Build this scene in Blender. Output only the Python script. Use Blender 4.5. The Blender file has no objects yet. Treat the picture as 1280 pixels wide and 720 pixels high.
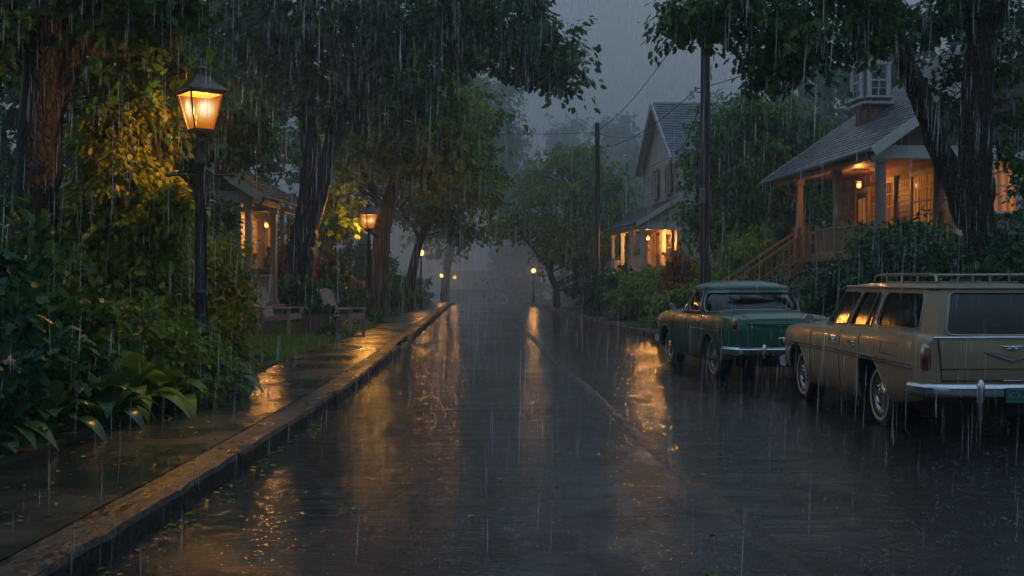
import bpy, math, random
import numpy as np
from mathutils import Vector, Matrix

R = math.radians
PI = math.pi
rnd = random.Random(11)
scene = bpy.context.scene
COL = scene.collection

CAM_H = 1.65
FPX = 1410.0           # focal length in pixels of the 1280 px wide photograph
HORY = 350.0


def at(px, py, Y):
    """a place in the street: distance Y ahead, from where it shows in the photograph"""
    return Vector(((px - 640.0) / FPX * Y, Y, CAM_H + (HORY - py) / FPX * Y))


# ------------------------------------------------------------------ object helpers
def tag(o, label=None, cat=None, group=None, kind=None):
    if label: o['label'] = label
    if cat: o['category'] = cat
    if group: o['group'] = group
    if kind: o['kind'] = kind
    return o


def empty(name, loc=(0, 0, 0), rz=0.0, label=None, cat=None, group=None):
    o = bpy.data.objects.new(name, None)
    o.empty_display_size = 0.2
    COL.objects.link(o)
    o.location = loc
    o.rotation_euler = (0, 0, rz)
    return tag(o, label, cat, group)


def kids(o):
    return [c for c in COL.objects if c.parent == o]


def copy_tree(o, parent=None):
    c = o.copy()
    COL.objects.link(c)
    if parent is not None: c.parent = parent
    for ch in kids(o):
        copy_tree(ch, c)
    return c


class MB:
    """collects shapes and links them as ONE mesh object"""
    def __init__(self):
        self.v = []; self.f = []; self.m = []; self.mi = 0

    def add(self, verts, faces):
        n = len(self.v)
        self.v.extend([tuple(p) for p in verts])
        self.f.extend([tuple(i + n for i in f) for f in faces])
        self.m.extend([self.mi] * len(faces))
        return self

    def box(self, a, b, M=None):
        x0, y0, z0 = a; x1, y1, z1 = b
        vs = [(x0, y0, z0), (x1, y0, z0), (x1, y1, z0), (x0, y1, z0), (x0, y0, z1), (x1, y0, z1), (x1, y1, z1), (x0, y1, z1)]
        if M is not None: vs = [M @ Vector(p) for p in vs]
        return self.add(vs, [(3, 2, 1, 0), (4, 5, 6, 7), (0, 1, 5, 4), (1, 2, 6, 5), (2, 3, 7, 6), (3, 0, 4, 7)])

    def bbox(self, a, b, r=0.01, M=None):
        """box with chamfered edges"""
        import bmesh
        x0, y0, z0 = a; x1, y1, z1 = b
        bm = bmesh.new()
        bmesh.ops.create_cube(bm, size=1.0)
        for v in bm.verts:
            v.co = Vector(((x0 + x1) / 2 + v.co.x * (x1 - x0), (y0 + y1) / 2 + v.co.y * (y1 - y0), (z0 + z1) / 2 + v.co.z * (z1 - z0)))
        r = min(r, abs(x1 - x0) * .45, abs(y1 - y0) * .45, abs(z1 - z0) * .45)
        bmesh.ops.bevel(bm, geom=bm.edges[:], offset=r, segments=2, profile=0.5, affect='EDGES')
        bm.verts.ensure_lookup_table()
        vs = [v.co.copy() for v in bm.verts]
        fs = [tuple(v.index for v in f.verts) for f in bm.faces]
        bm.free()
        if M is not None: vs = [M @ p for p in vs]
        return self.add(vs, fs)

    def beam(self, p, q, w, h, up=(0, 0, 1)):
        """rectangular bar from p to q, w across, h along up"""
        p = Vector(p); q = Vector(q); d = (q - p).normalized()
        s = d.cross(Vector(up))
        if s.length < 1e-5: s = d.cross(Vector((1, 0, 0)))
        s.normalize(); u = s.cross(d).normalized()
        vs = []
        for c in (p, q):
            for a, b in ((-1, -1), (1, -1), (1, 1), (-1, 1)):
                vs.append(c + s * (a * w / 2) + u * (b * h / 2))
        return self.add(vs, [(0, 1, 2, 3), (7, 6, 5, 4), (0, 4, 5, 1), (1, 5, 6, 2), (2, 6, 7, 3), (3, 7, 4, 0)])

    def tube(self, pts, rad, n=8, cap=True, closed=False):
        pts = [Vector(p) for p in pts]
        if not hasattr(rad, '__len__'): rad = [rad] * len(pts)
        N = len(pts)
        vs = []; fs = []
        prev = None
        for i, p in enumerate(pts):
            if closed: d = pts[(i + 1) % N] - pts[i - 1]
            else: d = pts[min(i + 1, N - 1)] - pts[max(i - 1, 0)]
            if d.length < 1e-9: d = Vector((0, 0, 1))
            d.normalize()
            if prev is None:
                s = d.cross(Vector((0, 0, 1)))
                if s.length < 1e-3: s = d.cross(Vector((1, 0, 0)))
            else:
                s = prev - d * prev.dot(d)
                if s.length < 1e-6: s = d.cross(Vector((1, 0, 0)))
            s.normalize(); u = d.cross(s); prev = s
            for k in range(n):
                a = 2 * PI * k / n
                vs.append(p + (s * math.cos(a) + u * math.sin(a)) * rad[i])
        for i in range(N if closed else N - 1):
            j = (i + 1) % N
            for k in range(n):
                k2 = (k + 1) % n
                fs.append((i * n + k, i * n + k2, j * n + k2, j * n + k))
        if cap and not closed:
            fs.append(tuple(range(n - 1, -1, -1)))
            fs.append(tuple((N - 1) * n + k for k in range(n)))
        return self.add(vs, fs)

    def lathe(self, prof, n=20, M=None, a0=0.0, cap=True):
        """prof: list of (r, z) turned about z"""
        vs = []; fs = []
        for r, z in prof:
            for k in range(n):
                a = a0 + 2 * PI * k / n
                vs.append(Vector((r * math.cos(a), r * math.sin(a), z)))
        for i in range(len(prof) - 1):
            for k in range(n):
                k2 = (k + 1) % n
                fs.append((i * n + k, i * n + k2, (i + 1) * n + k2, (i + 1) * n + k))
        if cap:
            fs.append(tuple(range(n - 1, -1, -1)))
            fs.append(tuple((len(prof) - 1) * n + k for k in range(n)))
        if M is not None: vs = [M @ p for p in vs]
        return self.add(vs, fs)

    def quad(self, a, b, c, d):
        return self.add([a, b, c, d], [(0, 1, 2, 3)])

    def build(self, name, mat, parent=None, smooth=False, angle=40):
        me = bpy.data.meshes.new(name)
        me.from_pydata([tuple(p) for p in self.v], [], self.f)
        mats = mat if isinstance(mat, (list, tuple)) else [mat]
        for mm in mats: me.materials.append(mm)
        if len(mats) > 1: me.polygons.foreach_set('material_index', self.m)
        me.update()
        if smooth:
            me.shade_smooth()
            try: me.set_sharp_from_angle(angle=R(angle))
            except Exception: pass
        o = bpy.data.objects.new(name, me)
        COL.objects.link(o)
        if parent is not None: o.parent = parent
        return o


def np_mesh(name, verts, tris, mat, parent=None):
    """fast mesh of triangles from numpy arrays"""
    me = bpy.data.meshes.new(name)
    nv, nt = len(verts), len(tris)
    me.vertices.add(nv); me.loops.add(nt * 3); me.polygons.add(nt)
    me.vertices.foreach_set('co', verts.astype(np.float32).ravel())
    me.loops.foreach_set('vertex_index', tris.astype(np.int32).ravel())
    me.polygons.foreach_set('loop_start', np.arange(0, nt * 3, 3, dtype=np.int32))
    me.update(calc_edges=True)
    me.materials.append(mat)
    o = bpy.data.objects.new(name, me)
    COL.objects.link(o)
    if parent is not None: o.parent = parent
    return o


# ------------------------------------------------------------------ materials
def newmat(name):
    m = bpy.data.materials.new(name)
    m.use_nodes = True
    nt = m.node_tree
    nt.nodes.clear()
    out = nt.nodes.new('ShaderNodeOutputMaterial')
    return m, nt, out


def N(nt, typ, **kw):
    n = nt.nodes.new(typ)
    for k, v in kw.items():
        if k == 'inp':
            for kk, vv in v.items(): n.inputs[kk].default_value = vv
        else: setattr(n, k, v)
    return n


def rgba(c): return (c[0], c[1], c[2], 1.0)


def mixc(nt, fac, a, b):
    """colour mix; fac/a/b may be sockets or values"""
    n = nt.nodes.new('ShaderNodeMix'); n.data_type = 'RGBA'
    for idx, v in ((0, fac), (6, a), (7, b)):
        if hasattr(v, 'node'): nt.links.new(v, n.inputs[idx])
        elif idx == 0: n.inputs[0].default_value = v
        else: n.inputs[idx].default_value = rgba(v)
    return n.outputs[2]


def ramp(nt, src, stops):
    r = nt.nodes.new('ShaderNodeValToRGB')
    el = r.color_ramp.elements
    while len(el) < len(stops): el.new(0.5)
    for e, (p, c) in zip(el, stops):
        e.position = p
        e.color = rgba(c) if hasattr(c, '__len__') else (c, c, c, 1)
    nt.links.new(src, r.inputs[0])
    return r.outputs[0]


def mapping(nt, scale=(1, 1, 1), coord='Object', rot=(0, 0, 0)):
    tc = nt.nodes.new('ShaderNodeTexCoord')
    mp = nt.nodes.new('ShaderNodeMapping')
    mp.inputs['Scale'].default_value = scale
    mp.inputs['Rotation'].default_value = rot
    nt.links.new(tc.outputs[coord], mp.inputs[0])
    return mp.outputs[0]


def noise(nt, vec, scale, detail=4, rough=0.55, dist=0.0):
    n = N(nt, 'ShaderNodeTexNoise', inp={'Scale': scale, 'Detail': detail, 'Roughness': rough, 'Distortion': dist})
    if vec is not None: nt.links.new(vec, n.inputs['Vector'])
    return n.outputs['Fac']


def bump(nt, h, strength, dist, normal=None):
    b = N(nt, 'ShaderNodeBump', inp={'Strength': strength, 'Distance': dist})
    nt.links.new(h, b.inputs['Height'])
    if normal is not None: nt.links.new(normal, b.inputs['Normal'])
    return b.outputs[0]


def surf(name, c1, c2=None, rough=0.5, rough2=None, scale=6.0, sc3=(1, 1, 1), bump_s=0.2, bump_d=0.01, metallic=0.0, coat=0.0, coat_r=0.05, spec=0.5, detail=5):
    """a noisy principled surface: two tones, varied gloss, fine relief"""
    m, nt, out = newmat(name)
    p = N(nt, 'ShaderNodeBsdfPrincipled')
    vec = mapping(nt, sc3)
    f = noise(nt, vec, scale, detail)
    fr = ramp(nt, f, [(0.3, 0.0), (0.7, 1.0)])
    nt.links.new(mixc(nt, fr, c1, c2 or c1), p.inputs['Base Color'])
    if rough2 is None: p.inputs['Roughness'].default_value = rough
    else:
        f2 = noise(nt, vec, scale * 0.43, 3)
        mr = N(nt, 'ShaderNodeMapRange', inp={1: 0.3, 2: 0.7, 3: rough, 4: rough2})
        nt.links.new(f2, mr.inputs[0]); nt.links.new(mr.outputs[0], p.inputs['Roughness'])
    if bump_s > 0:
        fb = noise(nt, vec, scale * 2.1, 5)
        nt.links.new(bump(nt, fb, bump_s, bump_d), p.inputs['Normal'])
    p.inputs['Metallic'].default_value = metallic
    p.inputs['Specular IOR Level'].default_value = spec
    p.inputs['Coat Weight'].default_value = coat
    p.inputs['Coat Roughness'].default_value = coat_r
    nt.links.new(p.outputs[0], out.inputs[0])
    return m


def leafmat(name, c1, c2, rough=0.38, trans=0.3):
    m, nt, out = newmat(name)
    g = N(nt, 'ShaderNodeNewGeometry')
    c = mixc(nt, g.outputs['Random Per Island'], c1, c2)
    p = N(nt, 'ShaderNodeBsdfPrincipled', inp={'Roughness': rough, 'Specular IOR Level': 0.2})
    nt.links.new(c, p.inputs['Base Color'])
    t = N(nt, 'ShaderNodeBsdfTranslucent')
    hs = N(nt, 'ShaderNodeHueSaturation', inp={'Saturation': 1.15, 'Value': 1.5})
    nt.links.new(c, hs.inputs['Color']); nt.links.new(hs.outputs[0], t.inputs[0])
    mx = N(nt, 'ShaderNodeMixShader', inp={0: trans})
    nt.links.new(p.outputs[0], mx.inputs[1]); nt.links.new(t.outputs[0], mx.inputs[2])
    nt.links.new(mx.outputs[0], out.inputs[0])
    return m


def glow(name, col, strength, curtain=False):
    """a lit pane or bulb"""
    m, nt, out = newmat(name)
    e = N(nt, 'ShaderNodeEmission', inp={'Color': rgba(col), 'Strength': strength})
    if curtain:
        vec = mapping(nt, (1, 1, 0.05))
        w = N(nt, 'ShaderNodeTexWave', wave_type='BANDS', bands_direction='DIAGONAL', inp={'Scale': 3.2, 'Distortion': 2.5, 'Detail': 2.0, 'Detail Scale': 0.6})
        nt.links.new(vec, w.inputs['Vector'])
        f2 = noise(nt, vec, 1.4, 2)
        a = ramp(nt, w.outputs['Fac'], [(0.0, 0.35), (0.6, 0.8), (1.0, 1.0)])  # curtain folds and uneven room light are painted into the emission
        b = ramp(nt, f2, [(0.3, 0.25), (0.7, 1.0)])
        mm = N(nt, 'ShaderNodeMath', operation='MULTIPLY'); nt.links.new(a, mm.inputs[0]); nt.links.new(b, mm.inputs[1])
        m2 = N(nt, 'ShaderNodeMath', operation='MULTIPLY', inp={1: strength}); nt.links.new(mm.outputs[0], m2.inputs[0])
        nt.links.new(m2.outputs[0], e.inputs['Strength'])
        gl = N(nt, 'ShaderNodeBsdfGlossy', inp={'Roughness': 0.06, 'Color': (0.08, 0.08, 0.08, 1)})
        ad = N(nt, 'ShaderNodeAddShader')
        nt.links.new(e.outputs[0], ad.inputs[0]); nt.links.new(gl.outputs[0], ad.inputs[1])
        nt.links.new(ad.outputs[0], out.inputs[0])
    else:
        t = N(nt, 'ShaderNodeBsdfTransparent')
        mx = N(nt, 'ShaderNodeMixShader', inp={0: 0.4})
        nt.links.new(t.outputs[0], mx.inputs[1]); nt.links.new(e.outputs[0], mx.inputs[2]); nt.links.new(mx.outputs[0], out.inputs[0])
    return m


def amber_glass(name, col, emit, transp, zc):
    """old seeded amber lantern glass: lets the lamp through and has its glow painted in, most near the flame"""
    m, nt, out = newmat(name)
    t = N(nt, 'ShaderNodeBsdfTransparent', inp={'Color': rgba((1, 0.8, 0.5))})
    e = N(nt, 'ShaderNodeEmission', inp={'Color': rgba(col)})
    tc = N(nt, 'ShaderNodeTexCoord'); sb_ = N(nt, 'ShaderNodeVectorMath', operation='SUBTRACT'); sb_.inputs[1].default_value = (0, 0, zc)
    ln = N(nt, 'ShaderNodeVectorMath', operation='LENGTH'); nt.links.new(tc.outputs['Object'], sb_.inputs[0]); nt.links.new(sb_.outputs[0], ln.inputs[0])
    f = ramp(nt, ln.outputs['Value'], [(0.175, 1.6), (0.215, 1.0), (0.26, 0.75), (0.34, 0.42)])  # bulb glow painted as emission that fades away from the lantern centre
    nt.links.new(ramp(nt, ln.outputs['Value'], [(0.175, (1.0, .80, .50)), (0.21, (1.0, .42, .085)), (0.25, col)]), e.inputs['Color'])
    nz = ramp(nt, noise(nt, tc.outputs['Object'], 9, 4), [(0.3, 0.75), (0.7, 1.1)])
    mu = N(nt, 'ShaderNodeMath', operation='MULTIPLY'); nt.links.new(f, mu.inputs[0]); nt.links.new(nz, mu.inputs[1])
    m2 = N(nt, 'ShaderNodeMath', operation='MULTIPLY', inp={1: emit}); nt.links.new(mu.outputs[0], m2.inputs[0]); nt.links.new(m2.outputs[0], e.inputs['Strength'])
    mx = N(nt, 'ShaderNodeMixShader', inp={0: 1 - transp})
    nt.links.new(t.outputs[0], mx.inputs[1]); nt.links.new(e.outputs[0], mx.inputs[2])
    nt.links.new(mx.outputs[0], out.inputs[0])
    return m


def dark_glass(name, tint=(0.12, 0.14, 0.15), fac=0.5):
    m, nt, out = newmat(name)
    t = N(nt, 'ShaderNodeBsdfTransparent', inp={'Color': rgba(tint)})
    g = N(nt, 'ShaderNodeBsdfGlossy', inp={'Roughness': 0.09, 'Color': (0.9, 0.9, 0.9, 1)})
    lw = N(nt, 'ShaderNodeLayerWeight', inp={'Blend': 0.5})
    fr = N(nt, 'ShaderNodeMath', operation='POWER', inp={1: 3.5}); nt.links.new(lw.outputs['Facing'], fr.inputs[0])
    nz = noise(nt, mapping(nt), 26, 3)
    b = bump(nt, nz, 0.12, 0.01)
    nt.links.new(b, g.inputs['Normal'])
    mr = N(nt, 'ShaderNodeMapRange', inp={1: 0.0, 2: 1.0, 3: 0.07, 4: 0.9}); nt.links.new(fr.outputs[0], mr.inputs[0])
    mx = N(nt, 'ShaderNodeMixShader')
    nt.links.new(mr.outputs[0], mx.inputs[0]); nt.links.new(t.outputs[0], mx.inputs[1]); nt.links.new(g.outputs[0], mx.inputs[2])
    nt.links.new(mx.outputs[0], out.inputs[0])
    return m


def wet_road(name, base1, base2):
    """worn asphalt under a rain film: grain, standing water, wind ripples that run across the street, drop rings"""
    m, nt, out = newmat(name)
    p = N(nt, 'ShaderNodeBsdfPrincipled', inp={'Specular IOR Level': 0.5})
    vec = mapping(nt, (1, 1, 1))
    big = noise(nt, mapping(nt, (1.0, 0.45, 1)), 0.7, 6, 0.68)
    fine = noise(nt, vec, 70, 5, 0.75)
    vo0 = N(nt, 'ShaderNodeTexVoronoi', inp={'Scale': 48.0}); nt.links.new(vec, vo0.inputs['Vector'])
    stone = ramp(nt, vo0.outputs['Distance'], [(0.15, 1.0), (0.65, 0.0)])
    nt.links.new(mixc(nt, fine, base1, base2), p.inputs['Base Color'])
    pud = ramp(nt, big, [(0.44, 0.0), (0.60, 1.0)])       # 1 = standing water
    r = N(nt, 'ShaderNodeMapRange', inp={1: 0.0, 2: 1.0, 3: 0.085, 4: 0.03}); nt.links.new(pud, r.inputs[0])
    nt.links.new(r.outputs[0], p.inputs['Roughness'])
    sp = N(nt, 'ShaderNodeMapRange', inp={1: 0.0, 2: 1.0, 3: 0.14, 4: 0.72}); nt.links.new(pud, sp.inputs[0]); nt.links.new(sp.outputs[0], p.inputs['Specular IOR Level'])
    inv = N(nt, 'ShaderNodeMath', operation='MULTIPLY_ADD', inp={1: -0.85, 2: 1.0}); nt.links.new(pud, inv.inputs[0])
    ad = N(nt, 'ShaderNodeMath', operation='ADD'); nt.links.new(stone, ad.inputs[0]); nt.links.new(fine, ad.inputs[1])
    b1 = N(nt, 'ShaderNodeBump', inp={'Distance': 0.0018}); nt.links.new(ad.outputs[0], b1.inputs['Height']); nt.links.new(inv.outputs[0], b1.inputs['Strength'])
    # ripples: long crested across the street, so lights smear toward the viewer
    rip = noise(nt, mapping(nt, (0.42, 1.0, 1)), 7, 5, 0.65, 1.2)
    b2a = bump(nt, rip, 0.34, 0.018, b1.outputs[0])
    pit = noise(nt, vec, 21, 3, 0.6, 0.5)
    b2 = bump(nt, pit, 0.36, 0.0062, b2a)
    rip2 = noise(nt, mapping(nt, (0.07, 1.0, 1)), 3.0, 3, 0.55, 0.2)
    b3a = bump(nt, rip2, 0.36, 0.035, b2)
    # crazed old surface: fine cracks
    vc = N(nt, 'ShaderNodeTexVoronoi', feature='DISTANCE_TO_EDGE', inp={'Scale': 0.75}); 
    wv = N(nt, 'ShaderNodeTexNoise', inp={'Scale': 2.0, 'Detail': 5.0}); nt.links.new(vec, wv.inputs['Vector'])
    va = N(nt, 'ShaderNodeVectorMath', operation='MULTIPLY_ADD'); va.inputs[1].default_value = (.5, .5, 0); nt.links.new(wv.outputs['Color'], va.inputs[0]); nt.links.new(vec, va.inputs[2]); nt.links.new(va.outputs[0], vc.inputs['Vector'])
    ck = ramp(nt, vc.outputs['Distance'], [(0.0, 0.0), (0.014, 1.0)])
    b3 = bump(nt, ck, 0.12, 0.004, b3a)
    vo = N(nt, 'ShaderNodeTexVoronoi', feature='F1', inp={'Scale': 4.2, 'Randomness': 1.0}); nt.links.new(vec, vo.inputs['Vector'])
    sn = N(nt, 'ShaderNodeMath', operation='SINE'); ml = N(nt, 'ShaderNodeMath', operation='MULTIPLY', inp={1: 75.0})
    nt.links.new(vo.outputs['Distance'], ml.inputs[0]); nt.links.new(ml.outputs[0], sn.inputs[0])
    fall = ramp(nt, vo.outputs['Distance'], [(0.04, 1.0), (0.30, 0.0)])
    mu = N(nt, 'ShaderNodeMath', operation='MULTIPLY'); nt.links.new(sn.outputs[0], mu.inputs[0]); nt.links.new(fall, mu.inputs[1])
    b4 = bump(nt, mu.outputs[0], 0.30, 0.006, b3)
    nt.links.new(b4, p.inputs['Normal'])
    nt.links.new(p.outputs[0], out.inputs[0])
    return m


def slab_mat(name, c1, c2, mortar, bw, bh, rough=0.2, rough2=0.5, rot=0.0, ms=0.012):
    """stone or brick laid in courses, wet"""
    m, nt, out = newmat(name)
    p = N(nt, 'ShaderNodeBsdfPrincipled')
    vec = mapping(nt, (1, 1, 1), rot=(0, 0, rot))
    br = N(nt, 'ShaderNodeTexBrick', inp={'Color1': rgba(c1), 'Color2': rgba(c2), 'Mortar': rgba(mortar), 'Scale': 1.0, 'Mortar Size': ms, 'Brick Width': bw, 'Row Height': bh, 'Mortar Smooth': 0.3})
    nt.links.new(vec, br.inputs['Vector'])
    nz = noise(nt, vec, 3.0, 6, 0.65)
    dk = ramp(nt, nz, [(0.3, 0.55), (0.7, 1.1)])
    mul = nt.nodes.new('ShaderNodeMix'); mul.data_type = 'RGBA'; mul.blend_type = 'MULTIPLY'; mul.inputs[0].default_value = 1
    nt.links.new(br.outputs['Color'], mul.inputs[6]); nt.links.new(dk, mul.inputs[7])
    nt.links.new(mul.outputs[2], p.inputs['Base Color'])
    mr = N(nt, 'ShaderNodeMapRange', inp={1: 0.35, 2: 0.65, 3: rough, 4: rough2}); nt.links.new(noise(nt, vec, 1.1, 4), mr.inputs[0])
    nt.links.new(mr.outputs[0], p.inputs['Roughness'])
    inv = N(nt, 'ShaderNodeMath', operation='SUBTRACT', inp={0: 1.0}); nt.links.new(br.outputs['Fac'], inv.inputs[1])
    b1 = bump(nt, inv.outputs[0], 0.7, 0.012)
    b2 = bump(nt, noise(nt, vec, 20, 5), 0.5, 0.012, b1)
    nt.links.new(b2, p.inputs['Normal'])
    nt.links.new(p.outputs[0], out.inputs[0])
    return m


M = {}
M['road'] = wet_road('wet asphalt', (0.005, 0.006, 0.008), (0.026, 0.028, 0.032))
M['seam'] = surf('tar seam', (0.010, 0.010, 0.010), (0.03, 0.028, 0.026), 0.22, 0.5, 30, (1, .6, 1), 0.8, 0.01, spec=0.28)
M['moss'] = surf('mossy verge', (0.007, 0.007, 0.005), (0.022, 0.022, 0.010), 0.2, 0.6, 6, bump_s=0.8, bump_d=0.03)
M['kerb'] = surf('wet kerb stone', (0.010, 0.009, 0.008), (0.036, 0.032, 0.029), 0.14, 0.5, 7, bump_s=0.9, bump_d=0.03, spec=0.3)
M['walk'] = slab_mat('wet paving', (0.02, 0.017, 0.014), (0.045, 0.038, 0.03), (0.006, 0.006, 0.005), 1.8, 0.9, 0.09, 0.42)
M['ground'] = surf('wet soil', (0.018, 0.016, 0.010), (0.03, 0.04, 0.014), 0.7, None, 2.5, bump_s=0.8, bump_d=0.05)
M['iron'] = surf('black cast iron', (0.012, 0.012, 0.013), (0.03, 0.028, 0.026), 0.25, 0.5, 14, bump_s=0.25, bump_d=0.004, spec=0.6)
M['copper'] = surf('weathered lantern metal', (0.05, 0.035, 0.025), (0.10, 0.07, 0.045), 0.3, 0.55, 12, bump_s=0.25, bump_d=0.004)
M['bark'] = surf('wet bark', (0.010, 0.008, 0.006), (0.05, 0.038, 0.028), 0.4, 0.75, 7, (1.6, 1.6, 0.28), 1.0, 0.06)
def bark_mat(name, c1, c2, c3):
    """deep furrows with plates of wet bark between them"""
    m, nt, out = newmat(name)
    p = N(nt, 'ShaderNodeBsdfPrincipled', inp={'Specular IOR Level': 0.4})
    vec = mapping(nt, (1.0, 1.0, 0.5))
    wob = N(nt, 'ShaderNodeTexNoise', inp={'Scale': 3.0, 'Detail': 3.0}); nt.links.new(vec, wob.inputs['Vector'])
    va = N(nt, 'ShaderNodeVectorMath', operation='MULTIPLY_ADD'); va.inputs[1].default_value = (.30, .30, .25)
    nt.links.new(wob.outputs['Color'], va.inputs[0]); nt.links.new(vec, va.inputs[2])
    vo = N(nt, 'ShaderNodeTexVoronoi', feature='DISTANCE_TO_EDGE', inp={'Scale': 15.0}); nt.links.new(va.outputs[0], vo.inputs['Vector'])
    f = ramp(nt, vo.outputs['Distance'], [(0.0, 0.0), (0.16, 0.8), (0.4, 1.0)])
    nz = noise(nt, mapping(nt, (1, 1, .5)), 16, 6, 0.7)
    c = mixc(nt, f, c1, mixc(nt, ramp(nt, nz, [(0.3, 0), (0.7, 1)]), c2, c3)); nt.links.new(c, p.inputs['Base Color'])
    mr = N(nt, 'ShaderNodeMapRange', inp={3: 0.38, 4: 0.8}); nt.links.new(nz, mr.inputs[0]); nt.links.new(mr.outputs[0], p.inputs['Roughness'])
    b1 = bump(nt, f, 0.8, 0.03); b2 = bump(nt, nz, 0.9, 0.03, b1); nt.links.new(b2, p.inputs['Normal'])
    nt.links.new(p.outputs[0], out.inputs[0])
    return m


M['bark2'] = bark_mat('wet furrowed bark', (0.005, 0.005, 0.005), (0.013, 0.011, 0.009), (0.030, 0.026, 0.021))
M['pole'] = surf('creosoted pole', (0.014, 0.010, 0.008), (0.04, 0.028, 0.022), 0.45, 0.7, 14, (2, 2, 0.08), 0.7, 0.02)
M['cable'] = surf('black cable', (0.012, 0.012, 0.013), None, 0.5, bump_s=0)
M['ceramic'] = surf('grey porcelain', (0.3, 0.3, 0.3), None, 0.2, bump_s=0)
L = {}
L['dark'] = leafmat('dark green leaves', (0.022, 0.075, 0.016), (0.065, 0.15, 0.03))
L['deep'] = leafmat('deep green glossy leaves', (0.014, 0.06, 0.026), (0.04, 0.12, 0.045), 0.3, 0.2)
L['mid'] = leafmat('green leaves', (0.055, 0.13, 0.018), (0.13, 0.21, 0.034))
L['olive'] = leafmat('olive leaves', (0.1, 0.16, 0.016), (0.22, 0.25, 0.03))
L['gold'] = leafmat('yellow leaves with lamplight tint', (.10, .135, .010), (.24, .23, .016), 0.35, 0.35)  # leaf colour holds some of the lantern's yellow light
L['rust'] = leafmat('rust leaves', (.18, .065, .018), (.40, .16, .035))
L['fresh'] = leafmat('fresh green leaves', (0.12, 0.20, 0.020), (0.27, 0.33, 0.04), 0.38, 0.35)
L['hosta'] = leafmat('broad wet leaves', (0.03, 0.085, 0.024), (0.1, 0.16, 0.04), 0.25, 0.2)
L['grass'] = leafmat('grass blades', (.10, .16, .018), (.25, .29, .035))
def board_mat(name, c1, c2, rough=(0.4, 0.7)):
    """painted clapboards: every board a little different, stained by the weather"""
    m, nt, out = newmat(name)
    p = N(nt, 'ShaderNodeBsdfPrincipled')
    g = N(nt, 'ShaderNodeNewGeometry')
    c = mixc(nt, g.outputs['Random Per Island'], c1, c2)
    nz = noise(nt, mapping(nt, (1, 1, .35)), 2.2, 6, 0.65)
    mul = nt.nodes.new('ShaderNodeMix'); mul.data_type = 'RGBA'; mul.blend_type = 'MULTIPLY'; mul.inputs[0].default_value = 1
    nt.links.new(c, mul.inputs[6]); nt.links.new(ramp(nt, nz, [(0.3, 0.62), (0.7, 1.05)]), mul.inputs[7]); nt.links.new(mul.outputs[2], p.inputs['Base Color'])
    mr = N(nt, 'ShaderNodeMapRange', inp={3: rough[0], 4: rough[1]}); nt.links.new(nz, mr.inputs[0]); nt.links.new(mr.outputs[0], p.inputs['Roughness'])
    nt.links.new(bump(nt, noise(nt, mapping(nt, (1, 1, 8)), 12, 4), 0.2, 0.006), p.inputs['Normal'])
    nt.links.new(p.outputs[0], out.inputs[0])
    return m


M['clap'] = board_mat('cream clapboard', (0.36, 0.33, 0.27), (0.52, 0.48, 0.41))
M['clap_a'] = board_mat('amber brown clapboard', (0.20, 0.115, 0.055), (0.36, 0.23, 0.12))
M['clap_w'] = board_mat('white clapboard', (0.55, 0.54, 0.50), (0.72, 0.71, 0.67))
M['clap_b'] = board_mat('brown clapboard', (0.06, 0.032, 0.022), (0.13, 0.07, 0.048))
M['trim'] = surf('white painted trim', (0.5, 0.48, 0.45), (0.62, 0.6, 0.56), 0.35, 0.55, 6, bump_s=0.1, bump_d=0.003)
M['trim_b'] = surf('tan painted trim', (0.25, 0.19, 0.13), (0.36, 0.28, 0.19), 0.4, 0.6, 6, bump_s=0.15, bump_d=0.003)
M['wood'] = surf('varnished boards', (0.24, 0.13, 0.06), (0.36, 0.21, 0.10), 0.35, 0.55, 9, (1, 6, 6), 0.2, 0.004)
M['wood_dark'] = surf('dark door wood', (0.05, 0.025, 0.012), (0.10, 0.05, 0.025), 0.3, 0.5, 9, (6, 6, 1), 0.2, 0.004)
M['brick'] = slab_mat('red brick', (0.16, 0.06, 0.04), (0.22, 0.09, 0.06), (0.12, 0.11, 0.10), 0.22, 0.075, 0.5, 0.7)
M['stone'] = slab_mat('foundation stone', (0.09, 0.085, 0.08), (0.14, 0.13, 0.12), (0.05, 0.05, 0.045), 0.45, 0.22, 0.4, 0.7)
M['gutter'] = surf('grey gutter metal', (0.10, 0.11, 0.12), (0.16, 0.17, 0.18), 0.3, 0.5, 6, bump_s=0.1)
M['chairwood'] = surf('weathered rose brown wood', (0.33, 0.185, 0.15), (0.48, 0.29, 0.24), 0.4, 0.65, 7, (1, 1, 1), 0.3, 0.006)
M['planter'] = surf('brown planter boards', (0.09, 0.045, 0.03), (0.16, 0.085, 0.06), 0.45, 0.7, 7, bump_s=0.3, bump_d=0.006)
M['glass_dim'] = dark_glass('window glass', (0.05, 0.055, 0.06))
M['curtain'] = glow('pane with painted curtain glow', (1.0, 0.30, 0.045), 0.50, True)
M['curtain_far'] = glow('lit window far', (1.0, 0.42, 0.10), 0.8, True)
M['bulb'] = glow('warm bulb', (1.0, 0.44, 0.12), 5.5)
M['bulb_core'] = glow('lantern mantle', (1.0, 0.80, 0.50), 3.2)
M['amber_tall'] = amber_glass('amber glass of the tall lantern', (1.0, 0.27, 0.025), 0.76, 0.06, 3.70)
M['amber'] = amber_glass('amber lantern glass', (1.0, 0.27, 0.025), 0.76, 0.06, 3.63)


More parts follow.
